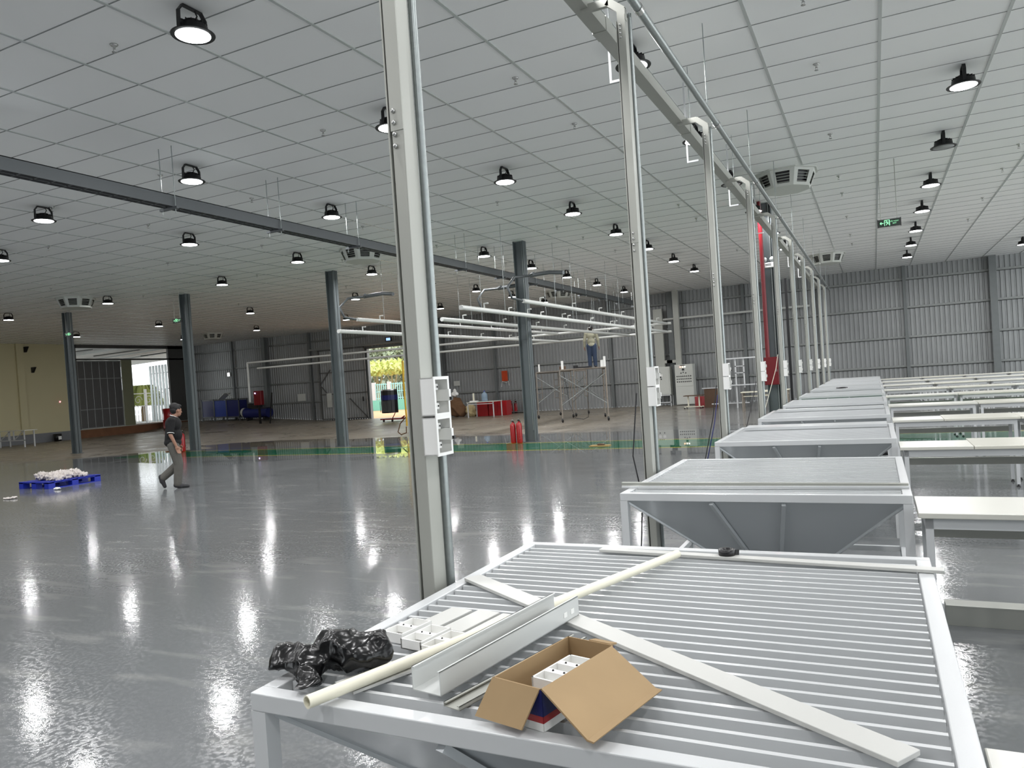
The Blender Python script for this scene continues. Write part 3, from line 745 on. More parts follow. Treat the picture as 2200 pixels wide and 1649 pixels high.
tag(build('flat_bar', MB().bar((-1.20, 1.42, TZ+0.004), (-1.08, 1.72, TZ+0.004), 0.09, 0.007), BAR), 'short wide grey flat plate under ivory pipe beside the black bag', 'metal plate')
# black tape roll
tp = thing('tape_roll', 'roll of black tape on the far edge of the nearest hopper', 'tape roll', (-0.54, 2.868, TZ+0.0115))
b = MB(); n_ = 28
prof = [(0.019, 0), (0.031, 0), (0.031, 0.022), (0.019, 0.022), (0.019, 0)]
b.lathe(prof, n=28); b.f = b.f[:28*4]; b.sm = b.sm[:28*4]
build('tape', b, BLACK, tp); b = MB(); b.bar((0.031, 0, 0.011), (0.043, 0.01, 0.009), 0.002, 0.02); build('loose_end', b, BLACK, tp)
# black bin bag
def blob(name, m, pts, voxel, disp=0, dscale=0.05, sub=0, parent=None, smooth_it=2):
    mb = MB()
    for p in pts:
        if len(p) == 2: mb.ball(p[0], p[1], 14, 10)
        else: mb.cone(p[0], p[1], p[2], p[3])
    o = build(name, mb, m, parent)
    md = o.modifiers.new('remesh', 'REMESH'); md.mode = 'VOXEL'; md.voxel_size = voxel; md.use_smooth_shade = True
    if smooth_it: s_ = o.modifiers.new('smooth', 'SMOOTH'); s_.iterations = smooth_it; s_.factor = 0.5
    if disp:
        tx = bpy.data.textures.new(name+'_t', 'MUSGRAVE'); tx.noise_scale = dscale; tx.musgrave_type = 'RIDGED_MULTIFRACTAL'
        d_ = o.modifiers.new('disp', 'DISPLACE'); d_.texture = tx; d_.strength = disp; d_.mid_level = 0.8; d_.texture_coords = 'LOCAL'
    return o
PLB = mat('black bin liner', rgb(4, 4, 5), 0.25, var=0.2, bump=0.7, bscale=22)
bg = blob('black_bag', PLB, [((0.13,0.055,0.046),(0.10,0.07,0.046)), ((0.17,0.08,0.045),(0.07,0.06,0.045)), ((0.02,0.0,0.034),(0.085,0.055,0.034)), ((-0.04,-0.01,0.032),(0.05,0.045,0.032)), ((0.10,0.045,0.06),(0.09,0.05,0.038)), ((0.10,-0.09,0.012),(0.028,0.04,0.01)), ((0.08,-0.05,0.02),(0.035,0.04,0.02))], 0.005, 0.014, 0.075)
bg.location = (-1.385, 1.475, TZ+0.006); tag(bg, 'crumpled shiny black plastic bag on the near left corner of hopper', 'bag')
# cardboard box with open flaps
cb = thing('cardboard_box', 'open cardboard box with folded-out flaps on the nearest hopper', 'box', (-0.775, 1.403, TZ), -0.225)
Wb, Lb, Hb, tc_ = 0.13, 0.286, 0.088, 0.003
# local: x along short side, y along long side
wl = MB(); wl.box((0,0,0), (Wb,Lb,tc_)); wl.box((0,0,0), (tc_,Lb,Hb)); wl.box((Wb-tc_,0,0), (Wb,Lb,Hb)); wl.box((0,0,0), (Wb,tc_,Hb)); wl.box((0,Lb-tc_,0), (Wb,Lb,Hb))
cbx = build('carton_wall', wl, CARD, cb)
# printed skin outside
sk = MB(); sk.box((-0.0012,-0.0012,0.03), (Wb+0.0012,0,Hb-0.002)); sk.box((Wb,-0.0012,0.03), (Wb+0.0012,Lb,Hb-0.002)); build('printed_side', sk, DBLUE, cb)
sk = MB(); sk.box((-0.0014,-0.0014,0.017), (Wb+0.0014,0,0.031)); sk.box((Wb,-0.0014,0.017), (Wb+0.0014,Lb,0.031)); build('red_band', sk, RED, cb)
sk = MB(); sk.box((-0.0014,-0.0014,0), (Wb+0.0014,0,0.017)); sk.box((Wb,-0.0014,0), (Wb+0.0014,Lb,0.017)); sk.box((0.0,-0.0022,0.032), (0.075,-0.0014,0.075)); build('white_band', sk, WHITE2, cb)
def flap(p, q, d, L, nm, fold=0):
    p, q, d = Vector(p), Vector(q), Vector(d).normalized(); nrm = (q-p).cross(d).normalized()*0.002
    m_ = MB(); vs = [p-nrm, q-nrm, q+d*L-nrm, p+d*L-nrm, p+nrm, q+nrm, q+d*L+nrm, p+d*L+nrm]
    m_.add(vs, [(0,3,2,1),(4,5,6,7),(0,1,5,4),(1,2,6,5),(2,3,7,6),(3,0,4,7)])
    if fold:
        p2, q2 = p+d*L, q+d*L; d2 = (d+Vector((0,0,0.5))).normalized(); vs = [p2-nrm, q2-nrm, q2+d2*fold-nrm, p2+d2*fold-nrm, p2+nrm, q2+nrm, q2+d2*fold+nrm, p2+d2*fold+nrm]
        m_.add(vs, [(0,3,2,1),(4,5,6,7),(0,1,5,4),(1,2,6,5),(2,3,7,6),(3,0,4,7)])
    build(nm, m_, CARD, cb)
flap((0.0, 0.0, Hb), (Wb-0.004, 0.0, Hb), (-0.020, -0.0425, -0.073), 0.087, 'flap')
flap((Wb, 0.0, Hb), (Wb, Lb-0.01, Hb), (0.139, -0.03, -0.07), 0.142, 'flap', 0.018)
flap((Wb-0.01, Lb, Hb), (0.06, Lb, Hb), (0.0, 0.9, -0.2), 0.03, 'flap')
b2 = copy_tree(bc) if False else bc
b2.rotation_euler = (0.0, 0, -0.225); b2.location = Vector((-0.775, 1.403, 0))+Matrix.Rotation(-0.225, 3, 'Z') @ Vector((0.05, 0.07, 0)); b2.location.z = TZ+0.04
b2['label'] = 'white moulded back box inside the open cardboard box'; b2['group'] = 'white back boxes on the hopper'
# rods on the second hopper
tag(build('thin_rod', MB().bar((-1.50, Y0+SP+0.29, TZ+0.012), (0.13, Y0+SP+0.27, TZ+0.012), 0.03, 0.02), POSTM), 'thin galvanised rod across the second hopper, overhanging its left side', 'rod')
tag(build('thin_rod', MB().bar((-1.47, Y0+SP+0.19, TZ+0.008), (0.13, Y0+SP+0.215, TZ+0.008), 0.014, 0.012), WHITE), 'slim white rod across the second hopper in front of the other', 'rod')
for k, (r_, w_) in enumerate(((2, 0.35), (3, 0.3))):
    tag(build('cover_sheet', MB().box((XH0+0.1, Y0+SP*r_+1.2, TZ), (XH1-0.06, Y0+SP*r_+1.2+w_, TZ+0.03)), WHITE), 'white sheet panel resting on the back half of %s hopper' % ORD[r_], 'panel')
tag(build('wire_coil', MB().tube([(-0.75+0.12*math.cos(a*PI/10), Y0+SP*6+0.6+0.25*math.sin(a*PI/10), TZ+0.012) for a in range(19)], 0.01, 6), BLACK), 'small dark loop of cable lying on the seventh hopper', 'cable')

# ------------------------------------------------------------ long cable trunking through the hall
t = thing('cable_trunking', 'long dark grey perforated cable trunking hanging from ceiling at left', 'trunking', (-8.58, 0, 4.3))
build('trough', MB().box((-0.10, -3, -0.02), (-0.09, 29, 0.14)).box((0.09, -3, -0.02), (0.10, 29, 0.14)).box((-0.10, -3, 0.13), (0.1, 29, 0.14)), TRAY, t)
mb = MB()
for k in range(160): mb.box((-0.09, -3+k*0.2, -0.02), (0.09, -3+k*0.2+0.02, -0.012))
mb.box((-0.012, -3, -0.02), (0.012, 29, -0.012)); build('bottom_rungs', mb, TRAY, t)
build('cable', MB().tube([(-0.05, -3, 0.0), (-0.05, 29, 0.0)], 0.02, 8).tube([(0.045, -3, 0.0), (0.045, 29, 0.0)], 0.02, 8), BLACK, t)
for k in range(12):
    y = 7.25+2.02*k
    th = thing('trapeze_hanger', 'pair of thin rods and crossbar carrying dark trunking, %s from camera' % ORD[k], 'hanger', (-8.58, y, CEIL), 0, 'hangers of the dark trunking')
    build('rod', MB().tube([(-0.125, 0, 0), (-0.125, 0, -0.92)], 0.006, 6), GALV, th); build('rod', MB().tube([(0.125, 0, 0), (0.125, 0, -0.92)], 0.006, 6), GALV, th)
    build('crossbar', MB().box((-0.17, -0.02, -0.86), (0.17, 0.02, -0.826)), TRAY, th)

# ------------------------------------------------------------ white pipe loops over the scaffold
PW = mat('white air pipe', rgb(206, 208, 204), 0.35, var=0.04)
PN = {0: 'nearest the back posts', 1: 'middle', 2: 'left'}
PX = [(-7.35, 16.0, 13.0), (-8.95, 17.5, 14.9), (-12.05, 15.8, 15.0)]
for k, (x, ya, yb) in enumerate(PX):
    for z, y, nm in ((3.45, ya, 'upper'), (3.12, yb, 'lower')):
        t = thing('air_pipe', '%s white overhead pipe of the %s pair running toward the back wall' % (nm, ['right', 'middle', 'left'][k]), 'pipe', (x, y, z), 0, 'white overhead pipes')
        L = 29.5-y
        build('pipe', MB().tube([(0,0,0), (0,L,0)], 0.05, 12), PW, t)
        for q in range(int(L/2.2)):
            build('tap', MB().tube([(0,1+q*2.2,0.04), (0,1+q*2.2,0.14), (0.1,1+q*2.2,0.14)], 0.018, 6), PW, t)
        if nm == 'upper':
            hs = MB().tube([(0,-0.05,0), (-0.1,-0.4,0.05), (-0.15,-0.5,0.3), (-0.1,-0.2,0.55), (0.1,0.2,0.6), (0.3,0.0,0.62)], 0.03, 8); hs.tube([(0.1,0.2,0.6), (0.5,0.5,0.66), (0.9,0.4,0.6)], 0.05, 8)
            build('hose', hs, TRAY, t)
        for q in range(3):
            build('hanger_wire', MB().tube([(0, 2+q*4.2, 0.04), (0, 2+q*4.2, CEIL-z)], 0.006, 5), GALV, t)
for z, x0, nm in ((3.45, -30.0, 'upper'), (3.12, -29.3, 'lower')):
    t = thing('air_pipe', '%s long white pipe crossing the hall in front of the back wall' % nm, 'pipe', (0, 29.6, z), 0, 'white overhead pipes')
    build('pipe', MB().tube([(x0, 0, 0), (-7.2, 0, 0)], 0.05, 12), PW, t)
    if nm == 'upper': build('drop_pipe', MB().tube([(x0, 0, 0), (x0, 0, -2.1)], 0.05, 12), PW, t)
    for q in range(5): build('hanger_wire', MB().tube([(x0+2+q*4.4, 0, 0.04), (x0+2+q*4.4, 0, CEIL-z)], 0.006, 5), GALV, t)

# ------------------------------------------------------------ exit signs
GREENE = mat('exit sign glow', rgb(150, 235, 180), 0.5, emit=rgb(150, 240, 180), es=0.8, var=0)
GREEND = mat('exit sign face', rgb(8, 40, 26), 0.4, var=0.05)
def text_mesh(txt, size):
    cu = bpy.data.curves.new('txt', 'FONT'); cu.body = txt; cu.size = size; cu.extrude = 0.0008; cu.align_x = 'CENTER'; cu.align_y = 'CENTER'
    o = bpy.data.objects.new('txt', cu); COL.objects.link(o)
    dg = bpy.context.evaluated_depsgraph_get(); me = bpy.data.meshes.new_from_object(o.evaluated_get(dg))
    bpy.data.objects.remove(o); return me
def exit_sign(x, y, flip, label, drop=0.97, two=True):
    t = thing('exit_sign', label, 'exit sign', (x, y, CEIL), 0, 'hanging exit signs')
    W_, H_ = 0.36, 0.135; zc = -drop-0.09; s = -1 if flip else 1
    build('case', MB().box((-W_/2, -0.014, zc-H_/2), (W_/2, 0.014, zc+H_/2)), BLACK, t)
    build('end_cap', MB().box((-W_/2-0.012, -0.018, zc-H_/2-0.008), (-W_/2, 0.018, zc+H_/2+0.008)).box((W_/2, -0.018, zc-H_/2-0.008), (W_/2+0.012, 0.018, zc+H_/2+0.008)), BLACK, t)
    f = build('face_panel', MB().box((-W_/2+0.01, -0.0165, zc-H_/2+0.01), (W_/2-0.01, -0.014, zc+H_/2-0.01)), GREEND, t)
    g_ = MB(); yy = -0.018
    def B(p, q, w): g_.bar((s*p[0], yy, zc+p[1]), (s*q[0], yy, zc+q[1]), 0.002, w, (0,0,1)) if abs(p[0]-q[0]) > 1e-4 else g_.box((s*p[0]-w/2, yy-0.001, zc+p[1]), (s*p[0]+w/2, yy+0.001, zc+q[1]))
    # arrow
    B((-0.145, 0), (-0.09, 0), 0.011); B((-0.147, 0.0), (-0.125, 0.022), 0.011); B((-0.147, 0.0), (-0.125, -0.022), 0.011)
    # doorway
    B((-0.075, -0.05), (-0.075, 0.05), 0.009); B((0.005, -0.05), (0.005, 0.05), 0.012); B((-0.078, 0.048), (0.008, 0.048), 0.009)
    # running figure
    g_.ball((s*-0.048, yy, zc+0.033), (0.008, 0.001, 0.008), 10, 6)
    B((-0.04, 0.022), (-0.03, -0.004), 0.014); B((-0.04, 0.02), (-0.062, 0.004), 0.007); B((-0.036, 0.02), (-0.012, 0.014), 0.007); B((-0.012, 0.014), (-0.008, 0.0), 0.007)
    B((-0.03, -0.004), (-0.05, -0.04), 0.009); B((-0.03, -0.004), (-0.012, -0.022), 0.009); B((-0.012, -0.022), (0.0, -0.022), 0.008)
    build('pictogram', g_, GREENE, t)
    for txt, z_, sz in (('LỐI THOÁT', 0.018, 0.026), ('EXIT', -0.018, 0.03)):
        me = text_mesh(txt, sz); me.materials.append(GREENE); o = bpy.data.objects.new('lettering', me); COL.objects.link(o); o.parent = t
        o.rotation_euler = (PI/2, 0, 0); o.location = (s*0.085, -0.0175, zc+z_)
    for x_ in (-0.13, 0.13): build('hanging_rod', MB().tube([(x_, 0, 0), (x_, 0, -drop-0.02)], 0.007, 6), POSTM, t)
exit_sign(0.36, 15.14, False, 'green exit sign hanging at right above the tables, arrow pointing left', 1.04)
exit_sign(-19.76, 16.7, False, 'green exit sign hanging beside the second steel column, arrow pointing left', 0.82)
exit_sign(-25.5, 16.9, True, 'green exit sign hanging in front of far left steel column, arrow pointing right', 0.76)

# ------------------------------------------------------------ hose cabinet, pipe and twin light on the fifth column
t = thing('hose_cabinet', 'dark red fire hose cabinet on the column behind the hopper posts', 'fire cabinet', (-2.03, 17.06, 1.13))
build('cabinet_body', MB().box((-0.13, -0.1, 0), (0.16, 0.02, 0.6)), DRED, t, bevel=0.004)
build('cabinet_door', MB().box((-0.12, -0.112, 0.015), (0.15, -0.1, 0.585)), DRED, t); build('door_handle', MB().box((0.12, -0.125, 0.28), (0.135, -0.112, 0.34)), STEEL, t)
tag(build('fire_riser', MB().tube([(-2.08, 17.04, 1.73), (-2.08, 17.04, CEIL)], 0.045, 14), DRED), 'dark red vertical fire pipe rising above the hose cabinet to ceiling', 'pipe')
t = thing('emergency_light', 'white twin-head emergency light on the column above the hose cabinet', 'emergency light', (-1.96, 17.128, 3.72))
build('case', MB().box((-0.13, -0.05, -0.05), (0.13, 0.05, 0.06)), WHITE2, t, bevel=0.01)
for s_ in (-0.08, 0.08): build('lamp_head', MB().lathe([(0.0, -0.03), (0.05, -0.03), (0.056, 0.0), (0.04, 0.03), (0, 0.03)], n=16).xf(Matrix.Translation((s_, -0.02, 0.13)) @ Matrix.Rotation(PI/2, 4, 'X')), mat('clear lamp', rgb(200, 205, 204), 0.15), t)
build('vent_slot', MB().box((-0.06, -0.052, 0.02), (0.06, -0.05, 0.03)).box((-0.06, -0.052, -0.005), (0.06, -0.05, 0.005)), BLACK, t)
tag(build('black_cable_run', MB().box((-1.66, 17.08, 0.3), (-1.61, 17.14, 3.4)), BLACK), 'black vertical cable cover beside the fifth steel column', 'cable cover')

# ------------------------------------------------------------ extinguishers
def make_ext():
    t = thing('fire_extinguisher', '', 'extinguisher')
    build('cylinder', MB().lathe([(0.0, 0), (0.06, 0.0), (0.066, 0.02), (0.066, 0.40), (0.055, 0.445), (0.025, 0.465), (0.02, 0.49), (0, 0.49)], n=20), RED, t)
    v = MB().box((-0.012, -0.05, 0.50), (0.012, 0.03, 0.512)); v.bar((0, -0.05, 0.52), (0, 0.03, 0.545), 0.02, 0.01); v.tube([(0,0,0.48), (0,0,0.52)], 0.014, 8); build('valve_handle', v, BLACK, t)
    build('hose', MB().tube([(0,0.02,0.5), (0.0,0.07,0.49), (0.0,0.085,0.4), (0.0,0.078,0.2)], 0.009, 8), BLACK, t)
    build('nozzle', MB().tube([(0,0.078,0.2), (0,0.078,0.12)], [0.01, 0.018], 8), BLACK, t)
    return t
ex = make_ext(); reg(None)
for k, (x, y, s_, nm) in enumerate([(-8.36, 17.05, 1.1, 'left one of the pair at the foot of the middle steel column'), (-8.17, 17.02, 1.13, 'right one of the pair touching the middle steel column'), (-20.3, 17.0, 1.25, 'single one at the foot of column behind the man'), (-16.1, 32.8, 1.2, 'one under the thin bench by the back wall, left'), (-15.85, 32.8, 1.2, 'one under the thin bench by the back wall, right')]):
    o = ex if k == 0 else copy_tree(ex); o.location = (x, y, 0); o.scale = (s_, s_, s_); o['label'] = 'red fire extinguisher, '+nm; o['group'] = 'red fire extinguishers'

# ------------------------------------------------------------ pallet with plastic waste
t = thing('plastic_pallet', 'blue plastic pallet lying on the floor left of walking man', 'pallet', (-16.35, 9.5, 0))
mb = MB()
for k in range(7): mb.box((0, k*0.172, 0.12), (1.0, k*0.172+0.12, 0.145))
for k in range(3): mb.box((k*0.43, 0, 0.11), (k*0.43+0.14, 1.15, 0.13))
build('deck', mb, BLUE, t)
for i_ in range(3):
    for j_ in range(3): build('block', MB().box((i_*0.43, j_*0.505, 0.015), (i_*0.43+0.14, j_*0.505+0.14, 0.12)), BLUE, t)
mb = MB()
for k in range(3): mb.box((k*0.43, 0, 0), (k*0.43+0.14, 1.15, 0.015))
build('skid', mb, BLUE, t)
FILM = mat('crumpled clear film', rgb(214, 206, 200), 0.3, var=0.15, bump=0.8, bscale=40)
random.seed(3)
o = blob('plastic_film_heap', FILM, [((random.uniform(0,0.75), random.uniform(0,0.6), random.uniform(0.02,0.09)), (random.uniform(.08,.17), random.uniform(.08,.15), random.uniform(.03,.08))) for _ in range(16)], 0.014, 0.07, 0.06)
o.location = (-16.2, 9.75, 0.16); tag(o, 'heap of crumpled pale plastic film piled on the blue pallet', 'plastic waste')
for k, (x, y, nm) in enumerate([(-15.75, 8.55, 'flat white plastic scrap on floor at left image edge'), (-14.75, 8.35, 'curled clear plastic scrap on floor in front of pallet')]):
    o = blob('plastic_scrap', WHITE2 if k == 0 else FILM, [((0,0,0.012),(0.13,0.06,0.012)), ((0.1,0.06,0.02),(0.06,0.05,0.02))], 0.012, 0.02, 0.05); o.location = (x, y, 0.006); tag(o, nm, 'plastic scrap')
o = blob('plastic_scrap', WHITE2, [((0,0,0.02),(0.1,0.05,0.02))], 0.012, 0.02, 0.05); o.location = (-15.0, 9.45, 0.006); tag(o, 'small white scrap poking out under the pallet front edge', 'plastic scrap')

# ------------------------------------------------------------ people
SKIN = mat('skin', rgb(150, 112, 92), 0.55, var=0.06)
HAIR = mat('black hair', rgb(18, 16, 16), 0.6, var=0.2)
def V(*a): return Vector(a)
def hand(mb, w, d, side, curl=0.5):
    # w wrist, d direction of the hand (unit), side = thumb direction
    d = d.normalized(); side = (side-d*side.dot(d)).normalized(); n = d.cross(side)
    pc = w+d*0.045
    mb.cone(w, w+d*0.03, 0.024, 0.028)
    for k in range(4):
        u = -0.026+k*0.0175; mb.cone(w+d*0.02+side*u*0.8, w+d*0.082+side*u, 0.015, 0.011)
        L = [0.052, 0.064, 0.068, 0.06][k]; b0 = w+d*0.085+side*u
        e1 = b0+(d*math.cos(curl*0.5)+n*math.sin(curl*0.5))*L*0.5; e2 = e1+(d*math.cos(curl*1.3)+n*math.sin(curl*1.3))*L*0.45
        mb.cone(b0, e1, 0.0095, 0.0085); mb.cone(e1, e2, 0.0085, 0.007)
    t0 = w+d*0.02+side*0.022; t1 = t0+(side*0.7+d*0.75).normalized()*0.035; mb.cone(t0, t1, 0.013, 0.011); mb.cone(t1, t1+(d+side*0.2+n*0.3).normalized()*0.03, 0.011, 0.009)
def head(mb, c, face, up=V(0,0,1)):
    face = face.normalized(); s = up.cross(face).normalized(); M = Matrix((face, s, up)).transposed().to_4x4(); M.translation = c
    h = MB(); h.ball((0,0,0.02), (0.098,0.078,0.105), 20, 14); h.ball((0.02,0,-0.045), (0.072,0.06,0.07), 16, 12); h.ball((0.055,0,-0.085), (0.028,0.03,0.022), 10, 8)
    h.cone((0.088,0,0.02), (0.108,0,-0.02), 0.011, 0.016); h.ball((0.088,0,-0.052), (0.014,0.026,0.008), 10, 6); h.ball((0.088,0,-0.066), (0.013,0.022,0.008), 10, 6)
    for q in (-1, 1): h.ball((0.0,q*0.079,-0.008), (0.02,0.012,0.033), 10, 8); h.ball((0.084,q*0.031,0.012), (0.012,0.014,0.009), 10, 6); h.ball((0.086,q*0.031,0.03), (0.014,0.022,0.006), 10, 6)
    h.xf(M); mb.v_off = None; mb.add(h.v, h.f, True); return M
def person(name, label, loc, rz, J, cloth, voxel=0.007, k=1.0):
    t = thing(name, label, 'person', loc, rz)
    b = MB(); M = head(b, J['head'], J['face'], J.get('hup', V(0,0,1)))
    b.cone(J['neck'], J['head']+V(0,0,-0.05), 0.052, 0.05)
    b.ball(J['chest'], (0.10,0.155,0.13), 16, 12); b.ball(J['belly'], (0.095,0.13,0.13), 16, 12); b.ball(J['pelvis'], (0.10,0.145,0.11), 16, 12); b.cone(J['chest'], J['pelvis'], 0.1, 0.1); b.cone(J['neck']-V(0,0,0.03), J['chest'], 0.055, 0.09)
    for s_ in 'LR':
        b.cone(J['chest']+(J['sh'+s_]-J['chest'])*0.5+V(0,0,0.04), J['sh'+s_], 0.065, 0.055); b.cone(J['sh'+s_], J['el'+s_], 0.048, 0.037); b.cone(J['el'+s_], J['wr'+s_], 0.036, 0.024)
        hand(b, J['wr'+s_], J['hd'+s_], J['th'+s_])
        b.cone(J['hip'+s_], J['kn'+s_], 0.078, 0.052); b.cone(J['kn'+s_], J['an'+s_], 0.05, 0.034); b.cone(J['an'+s_], J['toe'+s_], 0.03, 0.016)
    o = build('body', b, SKIN, t); md = o.modifiers.new('r', 'REMESH'); md.mode = 'VOXEL'; md.voxel_size = voxel; md.use_smooth_shade = True
    sm_ = o.modifiers.new('s', 'SMOOTH'); sm_.iterations = 1
    hr = MB(); hh = MB(); hh.ball((-0.012,0,0.045), (0.103,0.086,0.095), 18, 12); hh.ball((-0.055,0,-0.01), (0.055,0.072,0.075), 14, 10); hh.ball((0.05,0,0.09), (0.06,0.07,0.035), 12, 8); hh.xf(M); hr.add(hh.v, hh.f, True)
    o = build('hair', hr, HAIR, t); md = o.modifiers.new('r', 'REMESH'); md.mode = 'VOXEL'; md.voxel_size = 0.008; md.use_smooth_shade = True
    sh, tr_, shoe = cloth
    s = MB(); s.ball(J['chest'], (0.145*k,0.195*k,0.155), 18, 14); s.ball(J['belly'], (0.15*k,0.18*k,0.16), 18, 14); s.cone(J['chest'], J['pelvis']+V(0,0,0.03), 0.135*k, 0.145*k); s.ball(J['pelvis']+V(0,0,0.0), (0.155*k,0.185*k,0.10), 18, 12)
    s.cone(J['neck']-V(0,0,0.02), J['chest'], 0.062, 0.11)
    for s_ in 'LR':
        s.cone(J['chest']+(J['sh'+s_]-J['chest'])*0.5+V(0,0,0.04), J['sh'+s_], 0.085, 0.07); e = J['el'+s_] if sh[1] else J['sh'+s_].lerp(J['el'+s_], 0.78); s.cone(J['sh'+s_], e, 0.066, 0.06)
        if sh[1]: s.cone(J['el'+s_], J['el'+s_].lerp(J['wr'+s_], 0.92), 0.055, 0.042)
    def cl(nm, mb, m):
        o = build(nm, mb, m, t); md = o.modifiers.new('r', 'REMESH'); md.mode = 'VOXEL'; md.voxel_size = voxel; md.use_smooth_shade = True
        q = o.modifiers.new('s', 'SMOOTH'); q.iterations = 3; return o
    so = cl('shirt', s, sh[0])
    if not sh[1]:
        c_ = MB()
        n0 = J['neck']+V(0.0,0,0.0); c_.tube([n0+V(0.066*math.cos(a*PI/8), 0.062*math.sin(a*PI/8), 0.012-0.03*math.cos(a*PI/8)) for a in range(17)], 0.007, 6)
        build('collar_stripe', c_, WHITE2, so)
        c_ = MB()
        for s_ in 'LR':
            e = J['sh'+s_].lerp(J['el'+s_], 0.86); d = (J['el'+s_]-J['sh'+s_]).normalized(); x = d.orthogonal().normalized(); y = d.cross(x)
            c_.tube([e+(x*math.cos(a*PI/8)+y*math.sin(a*PI/8))*0.058 for a in range(17)], 0.006, 6)
        build('cuff_stripe', c_, WHITE2, so)
    p = MB(); p.ball(J['pelvis']-V(0,0,0.03), (0.118,0.162,0.11), 16, 12)
    for s_ in 'LR': p.cone(J['hip'+s_], J['kn'+s_], 0.11, 0.085); p.cone(J['kn'+s_], J['kn'+s_].lerp(J['an'+s_], 0.95), 0.084, 0.072)
    cl('trousers', p, tr_)
    for s_ in 'LR':
        q = MB(); an, to = J['an'+s_], J['toe'+s_]; dn = J.get('sole'+s_, V(0,0,-1)); fd = (to-an).normalized()
        q.cone(an+dn*0.02-fd*0.03, an+dn*0.025+fd*0.06, 0.048, 0.047); q.cone(an+dn*0.02+fd*0.03, to+dn*0.006+fd*0.015, 0.047, 0.034)
        cl('shoe', q, shoe)
    return t
POLO = mat('black polo cotton', rgb(4, 4, 5), 0.85, var=0.15); TROU = mat('grey trousers', rgb(88, 86, 81), 0.85, var=0.12, scale=14); SHOE = mat('dark shoes', rgb(46, 46, 48), 0.6)
J = dict(head=V(0.09,0.01,1.46), face=V(0.85,0.5,-0.2), neck=V(0.05,0,1.335), chest=V(0.03,0,1.2), belly=V(0.025,0,1.0), pelvis=V(0,0,0.86),
 shR=V(0.0,-0.18,1.27), elR=V(-0.03,-0.235,1.01), wrR=V(0.055,-0.23,0.79), hdR=V(0.3,0.0,-0.93), thR=V(1,0.3,0),
 shL=V(0.05,0.175,1.27), elL=V(0.05,0.22,1.02), wrL=V(0.10,0.2,0.80), hdL=V(0.3,-0.1,-0.9), thL=V(0.8,-0.5,0),
 hipR=V(0,-0.09,0.82), knR=V(0.07,-0.09,0.455), anR=V(0.03,-0.09,0.075), toeR=V(0.19,-0.10,0.04),
 hipL=V(0,0.09,0.82), knL=V(0.07,0.09,0.44), anL=V(-0.22,0.09,0.205), toeL=V(-0.19,0.09,0.06), soleL=V(-0.9,0,-0.25))
person('person', 'man in black polo and grey trousers walking right across the shiny floor', (-11.9, 9.75, 0), math.radians(50.7), J, ((POLO, False), TROU, SHOE))
KH = mat('khaki work shirt', rgb(150, 148, 128), 0.85, var=0.12, scale=14); JEAN = mat('blue jeans', rgb(44, 58, 80), 0.85, var=0.15, scale=14)
J = dict(head=V(0,0,1.46), face=V(1,0,0.1), neck=V(0,0,1.335), chest=V(0,0,1.2), belly=V(0,0,1.0), pelvis=V(0,0,0.86),
 shR=V(0,-0.185,1.27), elR=V(0.0,-0.25,1.02), wrR=V(0.06,-0.27,0.79), hdR=V(0.15,0.0,-0.97), thR=V(1,0.3,0), shL=V(0,0.185,1.27), elL=V(0.0,0.25,1.02), wrL=V(0.04,0.26,0.79), hdL=V(0.1,0,-1), thL=V(1,-0.3,0),
 hipR=V(0,-0.085,0.82), knR=V(0.01,-0.10,0.46), anR=V(-0.01,-0.11,0.075), toeR=V(0.13,-0.12,0.04), hipL=V(0,0.085,0.82), knL=V(0.03,0.09,0.46), anL=V(0.0,0.09,0.075), toeL=V(0.14,0.10,0.04))
SCZ = 1.86
person('person', 'worker in khaki shirt and blue jeans standing on the scaffold, back turned', (-9.42, 26.3, SCZ), math.radians(108), J, ((KH, True), JEAN, SHOE), 0.012, 0.86)

